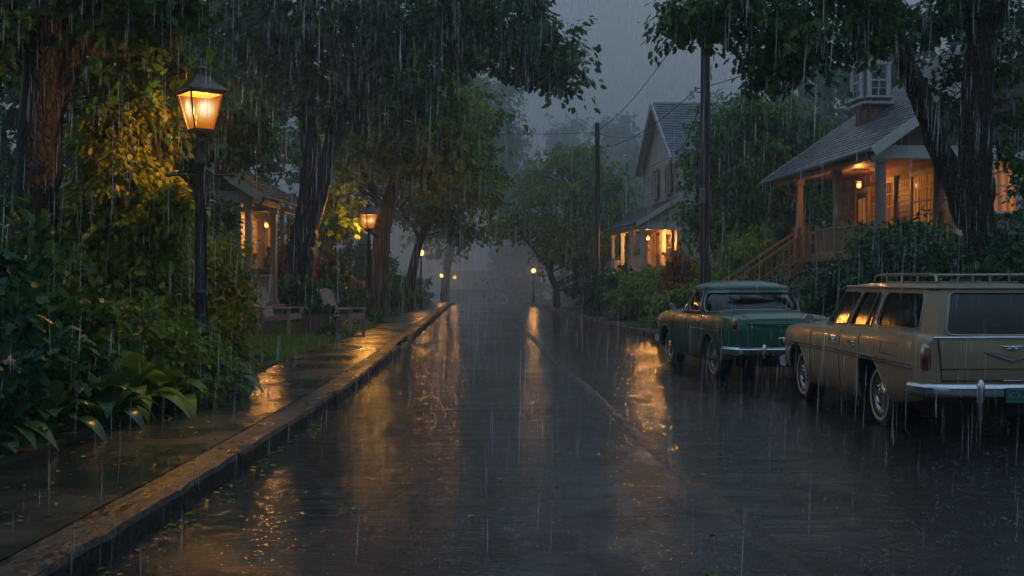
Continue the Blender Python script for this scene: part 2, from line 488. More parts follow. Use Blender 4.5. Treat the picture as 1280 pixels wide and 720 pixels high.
def shingle_mat(name, c1, c2):
    m, nt, out = newmat(name)
    p = N(nt, 'ShaderNodeBsdfPrincipled')
    g = N(nt, 'ShaderNodeNewGeometry')
    vec = mapping(nt)
    c = mixc(nt, g.outputs['Random Per Island'], c1, c2)
    nt.links.new(c, p.inputs['Base Color'])
    mr = N(nt, 'ShaderNodeMapRange', inp={3: 0.22, 4: 0.5}); nt.links.new(noise(nt, vec, 3, 4), mr.inputs[0])
    nt.links.new(mr.outputs[0], p.inputs['Roughness'])
    nt.links.new(bump(nt, noise(nt, vec, 40, 4), 0.5, 0.006), p.inputs['Normal'])
    nt.links.new(p.outputs[0], out.inputs[0])
    return m


M['shingle'] = shingle_mat('wet slate shingles', (0.025, 0.03, 0.038), (0.12, 0.135, 0.16))
M['shingle_k'] = shingle_mat('old dark shingles', (0.010, 0.009, 0.009), (0.034, 0.029, 0.026))
M['shingle_d'] = shingle_mat('dark slate shingles', (0.05, 0.065, 0.08), (0.10, 0.125, 0.15))


def car_paint(name, c1, c2):
    """old enamel, faded unevenly, road grime along the sills, beads of rain"""
    m, nt, out = newmat(name)
    p = N(nt, 'ShaderNodeBsdfPrincipled', inp={'Specular IOR Level': 0.35, 'Coat Weight': 0.4, 'Coat Roughness': 0.05})
    vec = mapping(nt)
    base = mixc(nt, ramp(nt, noise(nt, vec, 2.2, 5, .6), [(0.3, 0.0), (0.7, 1.0)]), c1, c2)
    sx = N(nt, 'ShaderNodeSeparateXYZ'); nt.links.new(vec, sx.inputs[0])
    ad = N(nt, 'ShaderNodeMath', operation='MULTIPLY_ADD', inp={1: 0.30, 2: 0.0}); nt.links.new(noise(nt, mapping(nt, (3, 3, 1)), 5, 5, .7), ad.inputs[0])
    su = N(nt, 'ShaderNodeMath', operation='SUBTRACT'); nt.links.new(sx.outputs[2], su.inputs[0]); nt.links.new(ad.outputs[0], su.inputs[1])
    gr = ramp(nt, su.outputs[0], [(0.15, 0.75), (0.42, 0.0)])
    nt.links.new(mixc(nt, gr, base, (0.022, 0.019, 0.015)), p.inputs['Base Color'])
    rr = N(nt, 'ShaderNodeMapRange', inp={3: 0.36, 4: 0.75}); nt.links.new(gr, rr.inputs[0]); nt.links.new(rr.outputs[0], p.inputs['Roughness'])
    vo = N(nt, 'ShaderNodeTexVoronoi', inp={'Scale': 46.0}); nt.links.new(vec, vo.inputs['Vector'])
    drops = ramp(nt, vo.outputs['Distance'], [(0.10, 1.0), (0.34, 0.0)])
    runs = noise(nt, mapping(nt, (26, 26, 1.2)), 1.0, 3, .6)
    b1 = bump(nt, runs, 0.25, 0.006); nt.links.new(bump(nt, drops, 0.5, 0.005, b1), p.inputs['Coat Normal'])
    nt.links.new(p.outputs[0], out.inputs[0])
    return m


M['tan'] = car_paint('faded tan paint', (0.27, 0.205, 0.125), (0.325, 0.25, 0.155))
M['green'] = car_paint('deep green paint', (0.003, 0.070, 0.046), (0.006, 0.095, 0.062))
M['chrome'] = surf('old chrome', (0.55, 0.56, 0.58), (0.68, 0.69, 0.70), 0.10, 0.28, 8, bump_s=0.12, bump_d=0.004, metallic=1.0)
M['dullchrome'] = surf('dull trim metal', (0.30, 0.28, 0.24), (0.42, 0.39, 0.34), 0.25, 0.4, 8, bump_s=0.1, bump_d=0.003, metallic=0.9)
M['brass'] = surf('old brass strip', (0.42, 0.28, 0.12), (0.55, 0.38, 0.18), 0.25, 0.4, 8, bump_s=0.1, bump_d=0.003, metallic=0.8)
M['rubber'] = surf('wet tyre rubber', (0.012, 0.012, 0.012), (0.025, 0.025, 0.024), 0.35, 0.6, 10, bump_s=0.3, bump_d=0.004)
M['white_band'] = surf('cream tyre band', (0.42, 0.37, 0.28), (0.5, 0.45, 0.36), 0.5, None, 10, bump_s=0)
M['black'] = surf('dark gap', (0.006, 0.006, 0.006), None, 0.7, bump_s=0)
M['interior'] = surf('dark upholstery', (0.015, 0.013, 0.012), (0.035, 0.03, 0.026), 0.7, None, 6, bump_s=0.1)
M['car_glass'] = dark_glass('car glass', (0.16, 0.19, 0.20))
M['plate'] = surf('green number plate', (0.035, 0.09, 0.085), (0.045, 0.11, 0.10), 0.4, None, 6, bump_s=0.05)
M['plate_ink'] = surf('plate figures', (0.16, 0.30, 0.27), None, 0.4, bump_s=0)
M['red_lens'] = surf('red lamp lens', (0.11, 0.006, 0.008), (0.15, 0.009, 0.010), 0.12, None, 20, bump_s=0.1, bump_d=0.003, coat=0.6)
M['clear_lens'] = surf('clear ribbed lens', (0.35, 0.36, 0.37), (0.5, 0.5, 0.5), 0.1, None, 30, bump_s=0.3, bump_d=0.003, metallic=0.5)
# ================================================================== the ground, street and kerbs
KL_Y = np.array([-30, -5, 6, 8, 17, 24, 35, 52, 86, 110, 150, 220, 400.0])
KL_X = np.array([-2.5, -2.45, -2.38, -2.30, -2.33, -2.5, -2.85, -3.35, -4.3, -5.4, -8.5, -16, -40.0])
KR_Y = np.array([-30, -5, 10, 18, 24, 31, 41, 52, 65, 86, 110, 150, 220, 400.0])
KR_X = np.array([7.6, 7.5, 6.9, 5.85, 4.95, 4.10, 3.15, 2.72, 1.98, 0.6, -0.6, -3.6, -11, -35.0])


def smooth_interp(y, ys, xs):
    tot = 0.0
    for d, w in ((-3, .15), (-1.5, .22), (0, .26), (1.5, .22), (3, .15)):
        tot += w * float(np.interp(y + d, ys, xs))
    return tot


def kl(y): return smooth_interp(y, KL_Y, KL_X)
def kr(y): return smooth_interp(y, KR_Y, KR_X)


def sst(a, b, x):
    t = min(1, max(0, (x - a) / (b - a)))
    return t * t * (3 - 2 * t)


def zroad(y):
    if y < 72: return 0.0
    d = y - 72
    return -0.0016 * d * d if d < 30 else -1.44 - 0.06 * (d - 30)


WALK_L = 1.75
WALK_R = 1.9


def ground_z(x, y):
    """yard height on either side of the street"""
    z = zroad(y)
    a, b = kl(y), kr(y)
    if x < a:
        d = a - x
        return z + 0.16 + 0.10 * sst(1.7, 3, d) + 0.75 * sst(4, 9, d) + 1.2 * sst(12, 40, d) + 0.04 * math.sin(x * 1.3 + y * 0.7)
    if x > b:
        d = x - b
        h = 1.15 + 0.85 * sst(10, 28, y)
        return z + 0.16 + h * sst(1.8, 5.6, d) + 0.5 * sst(6, 14, d) + 2.5 * sst(18, 60, d) + 0.04 * math.sin(x * 1.1 + y * 0.8)
    return z - 0.06


ys = np.unique(np.concatenate([np.arange(-12, 40, 1.0), np.arange(40, 110, 2.5), np.arange(110, 240, 10), np.arange(240, 401, 40)]))
offL = [120, 80, 50, 35, 25, 18, 14, 11, 9, 7.5, 6.2, 5.2, 4.4, 3.6, 3.0, 2.4, WALK_L + .02]
offR = [WALK_R + .02, 2.3, 2.8, 3.3, 3.8, 4.4, 5.0, 5.6, 6.5, 8, 10, 12, 15, 20, 28, 40, 60, 90, 130]
mb = MB()
rows = []
for y in ys:
    a, b = kl(y), kr(y)
    xs = [a - o for o in offL] + [a - WALK_L, a - 0.2, (a + b) / 2, b + 0.2, b + WALK_R] + [b + o for o in offR]
    row = []
    for i, x in enumerate(xs):
        z = ground_z(x, y)
        if len(offL) <= i < len(offL) + 5: z = zroad(y) - 0.08
        row.append(len(mb.v)); mb.v.append((x, y, z))
    rows.append(row)
for r0, r1 in zip(rows[:-1], rows[1:]):
    for i in range(len(r0) - 1):
        mb.f.append((r0[i], r0[i + 1], r1[i + 1], r1[i])); mb.m.append(0)
tag(mb.build('ground', M['ground'], smooth=True), kind='structure')


def strip(name, fx0, fx1, z_off, mat, y0=-12, y1=300, step=1.0, n=6, crown=0.0):
    mb = MB(); rows = []
    y = y0
    while y <= y1:
        a, b = fx0(y), fx1(y); row = []
        for k in range(n + 1):
            t = k / n
            row.append(len(mb.v)); mb.v.append((a + (b - a) * t, y, zroad(y) + z_off + crown * (1 - (2 * t - 1) ** 2)))
        rows.append(row); y += step
    for r0, r1 in zip(rows[:-1], rows[1:]):
        for i in range(n): mb.f.append((r0[i], r0[i + 1], r1[i + 1], r1[i])); mb.m.append(0)
    return mb.build(name, mat, smooth=True)


tag(strip('road', lambda y: kl(y) - .02, lambda y: kr(y) + .02, 0.0, M['road'], n=10, crown=0.03), kind='structure')

# the tarred joint that wanders along the middle of the street
def seam_x(y): return float(np.interp(y, [-5, 4, 7, 11, 16, 23, 40, 60], [2.0, 1.75, 1.6, 1.35, 1.15, 0.82, 0.3, -0.1]))
mb = MB(); rows = []
for i in range(420):
    y = 2 + i * 0.11
    w = 0.085 + 0.015 * math.sin(y * .8) + rnd.uniform(-.02, .02)
    c = seam_x(y) + 0.012 * math.sin(y * .5) + rnd.uniform(-.006, .006)
    a, b = kl(y), kr(y); 
    row = []
    for q, xx in enumerate((c - w, c - w * .7, c, c + w * .7, c + w)):
        t = (xx - a) / (b - a) * 10; k = int(t); f = t - k
        crown = lambda u: 0.03 * (1 - (2 * u - 1) ** 2)
        zz = crown(k / 10) * (1 - f) + crown((k + 1) / 10) * f
        row.append(len(mb.v)); mb.v.append((xx, y, zz + (-.006, .0045, .006, .0045, -.006)[q]))
    rows.append(row)
for r0, r1 in zip(rows[:-1], rows[1:]):
    for i in range(4): mb.f.append((r0[i], r0[i + 1], r1[i + 1], r1[i])); mb.m.append(0)
tag(mb.build('road_seam', M['seam'], smooth=True), kind='structure')


def kerb(name, fx, side, y0=-12, y1=120, seg=2.4, w=0.14, h=0.17, dip=None):
    """kerb stones laid end to end, each slightly out of line"""
    mb = MB(); y = y0
    while y < y1:
        a, b = y + 0.012, y + seg - 0.012
        j = rnd.uniform(-.014, .014); jz = rnd.uniform(-.014, .014); seg = 1.5 + .5 * rnd.random(); b = y + seg - 0.012
        sub = 8; prof = []
        for k in range(sub + 1):
            yy = a + (b - a) * k / sub
            x = fx(yy) + j; z = zroad(yy)
            hh = h + jz
            if dip: hh -= dip(yy)
            s = side; hh += rnd.uniform(-.006, .004); x += rnd.uniform(-.006, .006)
            if rnd.random() < .06: hh -= .018
            prof.append([(x, yy, z - .1), (x + s * .012, yy, z + hh - .035), (x + s * .035, yy, z + hh), (x + s * w, yy, z + hh + .004), (x + s * w, yy, z - .1)])
        base = len(mb.v)
        for p in prof: mb.v.extend(p)
        for k in range(sub):
            for q in range(4):
                mb.f.append((base + k * 5 + q, base + k * 5 + q + 1, base + (k + 1) * 5 + q + 1, base + (k + 1) * 5 + q)); mb.m.append(0)
        mb.f.append(tuple(base + q for q in range(5))); mb.f.append(tuple(base + sub * 5 + q for q in range(4, -1, -1))); mb.m.extend([0, 0])
        y += seg
    return tag(mb.build(name, M['kerb']), kind='structure')


drive = lambda y: 0.11 * sst(25.5, 26.5, y) * (1 - sst(30, 31, y))
kerb('kerb', kl, -1, dip=drive)
kerb('kerb', kr, 1)
tag(strip('sidewalk', lambda y: kl(y) - WALK_L, lambda y: kl(y) - .35, 0.165, M['walk'], y1=125), kind='structure')
tag(strip('verge', lambda y: kl(y) - .37, lambda y: kl(y) - .13, 0.157, M['moss'], y1=125, n=2), kind='structure')
tag(strip('sidewalk', lambda y: kr(y) + .14, lambda y: kr(y) + WALK_R, 0.165, M['walk'], y1=125), kind='structure')

# lawn in front of the wooden chairs and on the verges: grass nobody could count
def blades(name, spots, h0, h1, seed, mat):
    g = np.random.default_rng(seed)
    V = []; T = []; n = 0
    for (x0, x1, y0, y1, cnt) in spots:
        x = g.uniform(x0, x1, cnt); y = g.uniform(y0, y1, cnt)
        z = np.array([ground_z(a, b) for a, b in zip(x, y)]) - 0.01
        h = g.uniform(h0, h1, cnt); a = g.uniform(0, 2 * PI, cnt); ln = g.uniform(0.1, 0.7, cnt) * h
        w = 0.008 + 0.008 * g.random(cnt)
        ca, sa = np.cos(a), np.sin(a)
        p0 = np.stack([x - sa * w, y + ca * w, z], 1); p1 = np.stack([x + sa * w, y - ca * w, z], 1)
        p2 = np.stack([x + ca * ln, y + sa * ln, z + h], 1)
        V.append(np.stack([p0, p1, p2], 1).reshape(-1, 3)); T.append((np.arange(cnt)[:, None] * 3 + np.arange(3)) + n); n += cnt * 3
    return tag(np_mesh(name, np.concatenate(V), np.concatenate(T), mat), kind='stuff')


blades('lawn_grass', [(-9.5, -4.25, 20.5, 36, 30000)], 0.05, 0.13, 5, L['grass'])
blades('verge_grass', [(6.2, 9, 26, 30, 4000), (4.6, 8, 36, 50, 9000), (-8, -5.2, 38, 60, 9000)], 0.08, 0.24, 6, L['grass'])

# wet leaves and twigs lying on the pavement and in the gutter
g0 = np.random.default_rng(9); P_ = []; D_ = []
for i in range(700):
    y = 5 + 26 * g0.random() ** 1.3; u = g0.random()
    if u < .55: x = kl(y) - .25 - 1.45 * g0.random() ** .8; z = .178
    elif u < .85: x = kl(y) + .03 + abs(g0.normal(0, .09)); z = .012
    else: x = g0.uniform(-2, 5); z = .036
    P_.append((x, y, z)); a = g0.uniform(0, 2 * PI); D_.append((math.cos(a), math.sin(a), g0.normal(0, .08)))
FALLEN = (np.array(P_), np.array(D_))

# wooded hill that closes the street far off
mb = MB(); rows = []
for i in range(41):
    x = -160 + i * 8; row = []
    for j in range(9):
        y = 190 + j * 14
        z = -9 + (5 + 2 * math.sin(x * .035 + 1) + 1.5 * math.sin(x * .09)) * sst(0, 5, j) 
        row.append(len(mb.v)); mb.v.append((x, y, z))
    rows.append(row)
for r0, r1 in zip(rows[:-1], rows[1:]):
    for i in range(8): mb.f.append((r0[i], r0[i + 1], r1[i + 1], r1[i])); mb.m.append(0)
tag(mb.build('hill', L['dark'], smooth=True), kind='structure')


# ================================================================== vegetation
LEAF = np.array([[0, 0, 0], [-.30, .32, .09], [.30, .32, .09], [-.22, .70, .05], [.22, .70, .05], [0, .5, -.02], [0, 1, -.10]])
LEAF_T = np.array([[0, 5, 1], [0, 2, 5], [1, 5, 3], [2, 4, 5], [3, 5, 6], [5, 4, 6]])
KITE = np.array([[0, 0, 0], [-.34, .45, .08], [.34, .45, .08], [0, 1, -.06]])
KITE_T = np.array([[0, 3, 1], [0, 2, 3]])
LOBED = np.array([[0, 0, 0], [-.30, .10, .04], [-.22, .30, .03], [-.52, .42, .05], [-.24, .58, .03], [-.26, .82, .02], [0, 1.05, -.08], [.26, .82, .02], [.24, .58, .03], [.52, .42, .05], [.22, .30, .03], [.30, .10, .04], [0, .42, -.02]])
LOBED_T = np.array([[12, (k + 1) % 12, k] for k in range(12)])
SHAPES = {'leaf': (LEAF, LEAF_T), 'kite': (KITE, KITE_T), 'lobed': (LOBED, LOBED_T)}


def leaves(name, pos, direction, size, g, mat, parent, shape='leaf', flat=0.5):
    """one mesh of separate leaves; direction = where each tip points"""
    T0, F0 = SHAPES[shape]
    n = len(pos)
    d = direction / np.maximum(np.linalg.norm(direction, axis=1, keepdims=True), 1e-6)
    up = g.normal(0, flat, (n, 3)); up[:, 2] += 1.0
    s = np.cross(d, up); s /= np.maximum(np.linalg.norm(s, axis=1, keepdims=True), 1e-6)
    u = np.cross(s, d)
    sz = size * g.uniform(0.6, 1.25, n)
    V = pos[:, None, :] + sz[:, None, None] * (T0[None, :, 0:1] * s[:, None, :] + T0[None, :, 1:2] * d[:, None, :] + T0[None, :, 2:3] * u[:, None, :])
    T = F0[None] + (np.arange(n) * len(T0))[:, None, None]
    return np_mesh(name, V.reshape(-1, 3), T.reshape(-1, 3), mat, parent)


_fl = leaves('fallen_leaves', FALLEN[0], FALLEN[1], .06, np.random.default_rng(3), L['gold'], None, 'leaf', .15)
tag(_fl, kind='stuff')


def clump_leaves(g, centres, radii, per, droop=0.5, twigs=0):
    """leaf positions in drooping sprays round each clump centre; twigs > 0 sets the leaves along that many side twigs"""
    P = []; D = []
    for c, r in zip(centres, radii):
        k = max(6, int(per * g.uniform(0.6, 1.3)))
        if twigs:
            m = max(3, int(twigs * g.uniform(.7, 1.3)))
            u = g.normal(0, 1, (m, 3)); u[:, 2] = u[:, 2] * .55 + .12; u /= np.linalg.norm(u, axis=1, keepdims=True)
            ln = r * g.uniform(.6, 1.45, m); j = g.integers(0, m, k); t = g.uniform(.08, 1.0, k) ** .8
            p = u[j] * (ln[j] * t)[:, None] + g.normal(0, .055 * r + .03, (k, 3))
            p[:, 2] -= .26 * droop * ln[j] * t ** 2
            d = u[j] * .7 + g.normal(0, .55, (k, 3)); d[:, 2] -= droop * (.4 + t)
            P.append(p + c); D.append(d)
            continue
        q = g.normal(0, 1, (k, 3)); q /= np.linalg.norm(q, axis=1, keepdims=True)
        rad = g.uniform(0.25, 1.0, (k, 1)) ** 0.6
        p = q * rad * np.array([r, r, r * 0.55])
        p[:, 2] -= 0.25 * droop * (p[:, 0] ** 2 + p[:, 1] ** 2) / max(r, .1)
        d = q.copy(); d[:, 2] = d[:, 2] * 0.5 - droop; d += g.normal(0, .35, (k, 3))
        P.append(p + c); D.append(d)
    return np.concatenate(P), np.concatenate(D)


def blob_points(g, blob, n):
    cx, cy, cz, rx, ry, rz = blob
    q = g.normal(0, 1, (n, 3)); q /= np.linalg.norm(q, axis=1, keepdims=True)
    q *= g.uniform(0.05, 1.15, (n, 1)) ** 0.45
    return q * np.array([rx, ry, rz]) + np.array([cx, cy, cz])


def spline(pts, k=5):
    """Catmull-Rom through (x,y,z,r)"""
    P = [np.array(p, float) for p in pts]
    P = [2 * P[0] - P[1]] + P + [2 * P[-1] - P[-2]]
    out = []
    for i in range(1, len(P) - 2):
        for j in range(k):
            t = j / k
            a, b, c, d = P[i - 1:i + 3]
            out.append(0.5 * ((2 * b) + (-a + c) * t + (2 * a - 5 * b + 4 * c - d) * t * t + (-a + 3 * b - 3 * c + d) * t ** 3))
    out.append(P[-2])
    return out


def tree(label, limbs, blobs, leaf, per, mat, seed, name='tree', group=None, shape='kite', bark='bark', droop=.5, sides=9, clump_r=(.55, 1.0), twig=.022, cat='tree', flat=.5):
    """limbs: polylines of (x,y,z,r), the first the trunk; blobs: (x,y,z,rx,ry,rz,n) of leaf sprays"""
    g = np.random.default_rng(seed)
    b = limbs[0][0]
    gz = min(b[2], ground_z(b[0], b[1])) - 0.05
    O = np.array([b[0], b[1], gz])
    root = empty(name, tuple(O), 0, label, cat, group)
    mb = MB(); nodes = []
    for li, l in enumerate(limbs):
        s = spline(l, 6)
        if li == 0:
            # root flare
            s = [np.array([s[0][0], s[0][1], gz, s[0][3] * 1.55]), np.array([s[0][0], s[0][1], gz + .18, s[0][3] * 1.2])] + [p for p in s if p[2] > gz + .4]
        pts = []; rr = []
        for i, p in enumerate(s):
            w = 0.06 * p[3]
            pts.append(p[:3] - O + g.normal(0, w, 3) * (1 if i else 0)); rr.append(max(.012, p[3] * (1 + g.normal(0, .04))))
            nodes.append(p[:3])
        mb.tube(pts, rr, sides)
    nodes = np.array(nodes)
    C = np.concatenate([blob_points(g, bl[:6], int(bl[6])) for bl in blobs])
    for c in C:
        dd = np.linalg.norm(nodes - c, axis=1)
        j = int(np.argmin(dd + 0.6 * np.maximum(0, nodes[:, 2] - c[2])))
        p = nodes[j]
        mid = (p + c) / 2 + np.array([0, 0, 0.12 * dd[j]])
        mb.tube([p - O, mid - O, c - O], [twig * (1 + .4 * min(dd[j], 4)), twig, twig * .4], 4, cap=False)
    mb.build('trunk', M[bark], root, smooth=True, angle=60)
    R_ = g.uniform(clump_r[0], clump_r[1], len(C))
    P, D = clump_leaves(g, C - O, R_, per, droop, twigs=9)
    leaves('crown', P, D, leaf, g, L[mat] if isinstance(mat, str) else mat, root, shape, flat)
    return root


def bush(label, blobs, leaf, per, mat, seed, name='shrub', shape='leaf', group=None, clump=(.18, .38), droop=.35, cat='shrub', stems=7, flat=.5):
    g = np.random.default_rng(seed)
    bx, by = blobs[0][0], blobs[0][1]
    O = np.array([bx, by, ground_z(bx, by) - .03])
    root = empty(name, tuple(O), 0, label, cat, group)
    C = np.concatenate([blob_points(g, bl[:6], int(bl[6])) for bl in blobs])
    for i in range(len(C)):
        C[i, 2] = max(C[i, 2], ground_z(C[i, 0], C[i, 1]) + 0.12)
    P, D = clump_leaves(g, C - O, g.uniform(clump[0], clump[1], len(C)) * 1.12, per, droop, twigs=8)
    leaves('foliage', P, D, leaf, g, L[mat], root, shape, flat)
    mb = MB()
    for k in range(stems):
        c = C[g.integers(len(C))]
        s = np.array([bx + g.normal(0, .012), by + g.normal(0, .012), ground_z(bx, by) - .05])
        m = (s + c) / 2 + np.array([0, 0, .15])
        mb.tube([s - O, m - O, c - O], [.03, .02, .008], 5, cap=False)
    mb.build('stem', M['bark'], root, smooth=True)
    return root


def A(px, py, Y, r): 
    p = at(px, py, Y); return (p.x, p.y, p.z, r)


def B(px, py, Y, rpx, rpy, ry, n):
    """leaf mass: centre and half sizes as they show, depth half size ry, n sprays"""
    p = at(px, py, Y); return (p.x, p.y, p.z, rpx * Y / FPX, ry, rpy * Y / FPX, n)


# ---- left side trees
tree('huge dark furrowed trunk rising from the tall dark hedge beside the tall lantern',
     [[A(38, 440, 15, .36), A(42, 300, 15, .31), A(50, 180, 15, .28), A(62, 60, 15, .26), A(78, -80, 15.2, .22), A(92, -300, 15.5, .12)],
      [A(55, 170, 15, .16), A(85, 90, 15, .13), A(118, 20, 15, .11), A(165, -70, 15, .08), A(230, -150, 15, .05)],
      [A(50, 120, 15, .14), A(22, 40, 14.8, .12), A(-10, -60, 14.5, .09)],
      [A(100, 60, 15, .08), A(150, 70, 15.4, .05), A(200, 60, 15.6, .03), A(235, 90, 15.6, .02)]],
     [B(150, 20, 15.5, 90, 70, 1.4, 46), B(205, -20, 15.5, 60, 70, 1.3, 22), B(170, 110, 15.8, 50, 60, .9, 24), B(-10, 40, 14.5, 40, 90, 1, 16), B(95, -60, 15, 120, 60, 1.6, 30)],
     .15, 48, 'dark', 101, shape='lobed', bark='bark2', sides=14, clump_r=(.3, .55), twig=.012)

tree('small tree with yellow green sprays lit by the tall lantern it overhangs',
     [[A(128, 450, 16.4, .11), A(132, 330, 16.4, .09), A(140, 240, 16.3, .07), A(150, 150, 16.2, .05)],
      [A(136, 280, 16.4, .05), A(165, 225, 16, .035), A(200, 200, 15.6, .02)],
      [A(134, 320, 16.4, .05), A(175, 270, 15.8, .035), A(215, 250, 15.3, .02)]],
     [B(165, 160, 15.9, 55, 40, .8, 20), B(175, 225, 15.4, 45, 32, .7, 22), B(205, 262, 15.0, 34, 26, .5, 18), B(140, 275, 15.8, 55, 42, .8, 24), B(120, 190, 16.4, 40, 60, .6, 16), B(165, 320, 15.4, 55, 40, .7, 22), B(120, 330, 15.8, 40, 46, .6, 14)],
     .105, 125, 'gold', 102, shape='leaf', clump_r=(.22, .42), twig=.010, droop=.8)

tree('tall forked tree whose two limbs part above the wooden chairs',
     [[A(374, 402, 38, .55), A(374, 350, 38, .50), A(378, 305, 38, .46), A(382, 285, 38, .42)],
      [A(378, 300, 38, .34), A(386, 220, 38, .30), A(384, 120, 38, .27), A(380, 20, 38, .24), A(378, -120, 38, .15), A(380, -260, 38, .07)],
      [A(380, 295, 38, .34), A(402, 235, 37.8, .28), A(418, 165, 37.6, .26), A(440, 90, 37.4, .22), A(468, 10, 37, .17), A(500, -110, 36.6, .08)],
      [A(384, 80, 38, .15), A(360, 50, 38, .13), A(340, 20, 38, .11), A(300, -60, 38, .06)],
      [A(395, 240, 37.8, .16), A(430, 165, 37, .14), A(480, 90, 36, .13), A(540, 20, 35, .11), A(610, -40, 34, .07)],
      [A(520, 45, 35.4, .10), A(580, 25, 34.6, .09), A(640, 40, 34, .06), A(700, 75, 33.6, .03)],
      [A(610, 30, 34.3, .06), A(650, 5, 34, .04), A(700, 20, 33.6, .02)]],
     [B(640, 55, 34, 62, 50, 2.0, 40), B(695, 85, 33.5, 30, 34, 1.4, 16), B(610, -15, 34, 70, 40, 2.2, 24), B(560, 40, 35, 60, 55, 2.2, 30),
      B(470, 20, 37, 90, 55, 3, 36), B(350, 20, 38, 80, 50, 2.5, 30), B(420, -60, 37, 160, 60, 4, 50), B(510, 110, 36.5, 60, 50, 2.4, 24), B(330, 90, 38.5, 40, 50, 2, 14), B(440, 55, 37.5, 120, 60, 3, 44), B(290, 30, 39, 70, 60, 2.4, 26), B(420, 130, 38, 60, 34, 2, 14)],
     .20, 92, 'dark', 103, shape='lobed', bark='bark2', sides=14, clump_r=(.45, .95))

tree('broad tree with lemon green drooping sprays behind the second lantern',
     [[A(470, 392, 47, .42), A(474, 330, 47, .38), A(482, 270, 47, .34), A(500, 210, 47, .26), A(520, 140, 47, .16)],
      [A(482, 270, 47, .2), A(450, 210, 46, .14), A(420, 180, 45, .08)],
      [A(490, 240, 47, .2), A(540, 190, 46.5, .13), A(580, 170, 46, .07)]],
     [B(420, 270, 42.5, 32, 32, 1.3, 16), B(440, 190, 46, 45, 50, 2.0, 26), B(520, 175, 46, 70, 60, 2.6, 48), B(575, 215, 46, 28, 40, 1.6, 18), B(500, 100, 47, 80, 60, 3, 40), B(560, 140, 46.5, 45, 50, 2.2, 26)],
     .25, 135, 'fresh', 104, clump_r=(.5, 1.0), droop=.6)

tree('slim curving tree leaning over the walk behind the third lamp',
     [[A(512, 392, 57, .28), A(514, 350, 57, .25), A(522, 310, 57, .22), A(542, 268, 56.6, .17), A(575, 225, 56, .09)],
      [A(526, 300, 57, .12), A(500, 260, 57, .08), A(470, 240, 57, .05)]],
     [B(560, 240, 56, 45, 45, 2.2, 30), B(595, 215, 56, 28, 45, 1.8, 22), B(520, 250, 57.5, 50, 30, 2, 22), B(580, 160, 57, 50, 50, 3, 34), B(580, 285, 56, 24, 16, 1, 8)],
     .28, 105, 'mid', 105, clump_r=(.6, 1.1), droop=.7)

tree('hazy grey green tree beyond the slim curving tree, crown reaching into the sky gap',
     [[A(556, 386, 84, .32), A(560, 330, 84, .28), A(580, 250, 84, .2), A(600, 180, 84, .1)]],
     [B(600, 200, 84, 58, 60, 4, 50), B(630, 215, 84, 34, 50, 3.4, 30), B(600, 120, 85, 46, 40, 3.5, 30), B(548, 285, 84, 34, 36, 3, 22), B(625, 165, 84, 24, 26, 2.4, 12)],
     .42, 80, 'mid', 106, clump_r=(.9, 1.6))

tree('low branching tree whose drooping sprays half hide the brown porch house roof',
     [[A(205, 420, 25, .16), A(208, 320, 25, .14), A(214, 230, 25, .11), A(235, 150, 25, .06)], [A(212, 250, 25, .08), A(250, 190, 24.6, .05), A(300, 160, 24.2, .03)], [A(210, 280, 25, .07), A(190, 220, 24.6, .04)]],
     [B(255, 140, 24.5, 70, 40, 1.2, 40), B(205, 190, 24.4, 40, 40, 1.0, 20), B(300, 180, 24.5, 40, 26, .9, 18), B(225, 80, 25, 70, 40, 1.3, 30), B(215, 290, 24, 45, 34, .8, 22)],
     .17, 80, 'dark', 108, clump_r=(.3, .6), droop=.8, twig=.012)

# dark wood behind the porch house on the left
for i, (px, Y, top, w, m) in enumerate([(40, 34, -60, 150, 'dark'), (165, 42, -40, 130, 'deep'), (285, 52, -10, 110, 'dark'), (395, 62, 60, 100, 'mid'), (450, 74, 110, 90, 'mid')]):
    tree(['tall dark tree filling the space behind the huge furrowed trunk', 'dark tree above the brown house wall behind the tall lantern', 'tree rising behind the small cottage with the glowing porch', 'soft green tree seen between the two forked limbs', 'dim tree behind the lemon green tree'][i],
         [[A(px, 390, Y, .4), A(px + 4, 280, Y, .34), A(px - 3, 160, Y, .25), A(px + 6, max(top + 20, -200), Y, .1)]],
         [B(px, (top + 230) / 2, Y, w, (230 - top) / 2, 3.5, 90), B(px, 260, Y + 1, w * .8, 50, 2.5, 26)],
         .34, 70, m, 120 + i, group='trees behind the left houses', clump_r=(.7, 1.3))

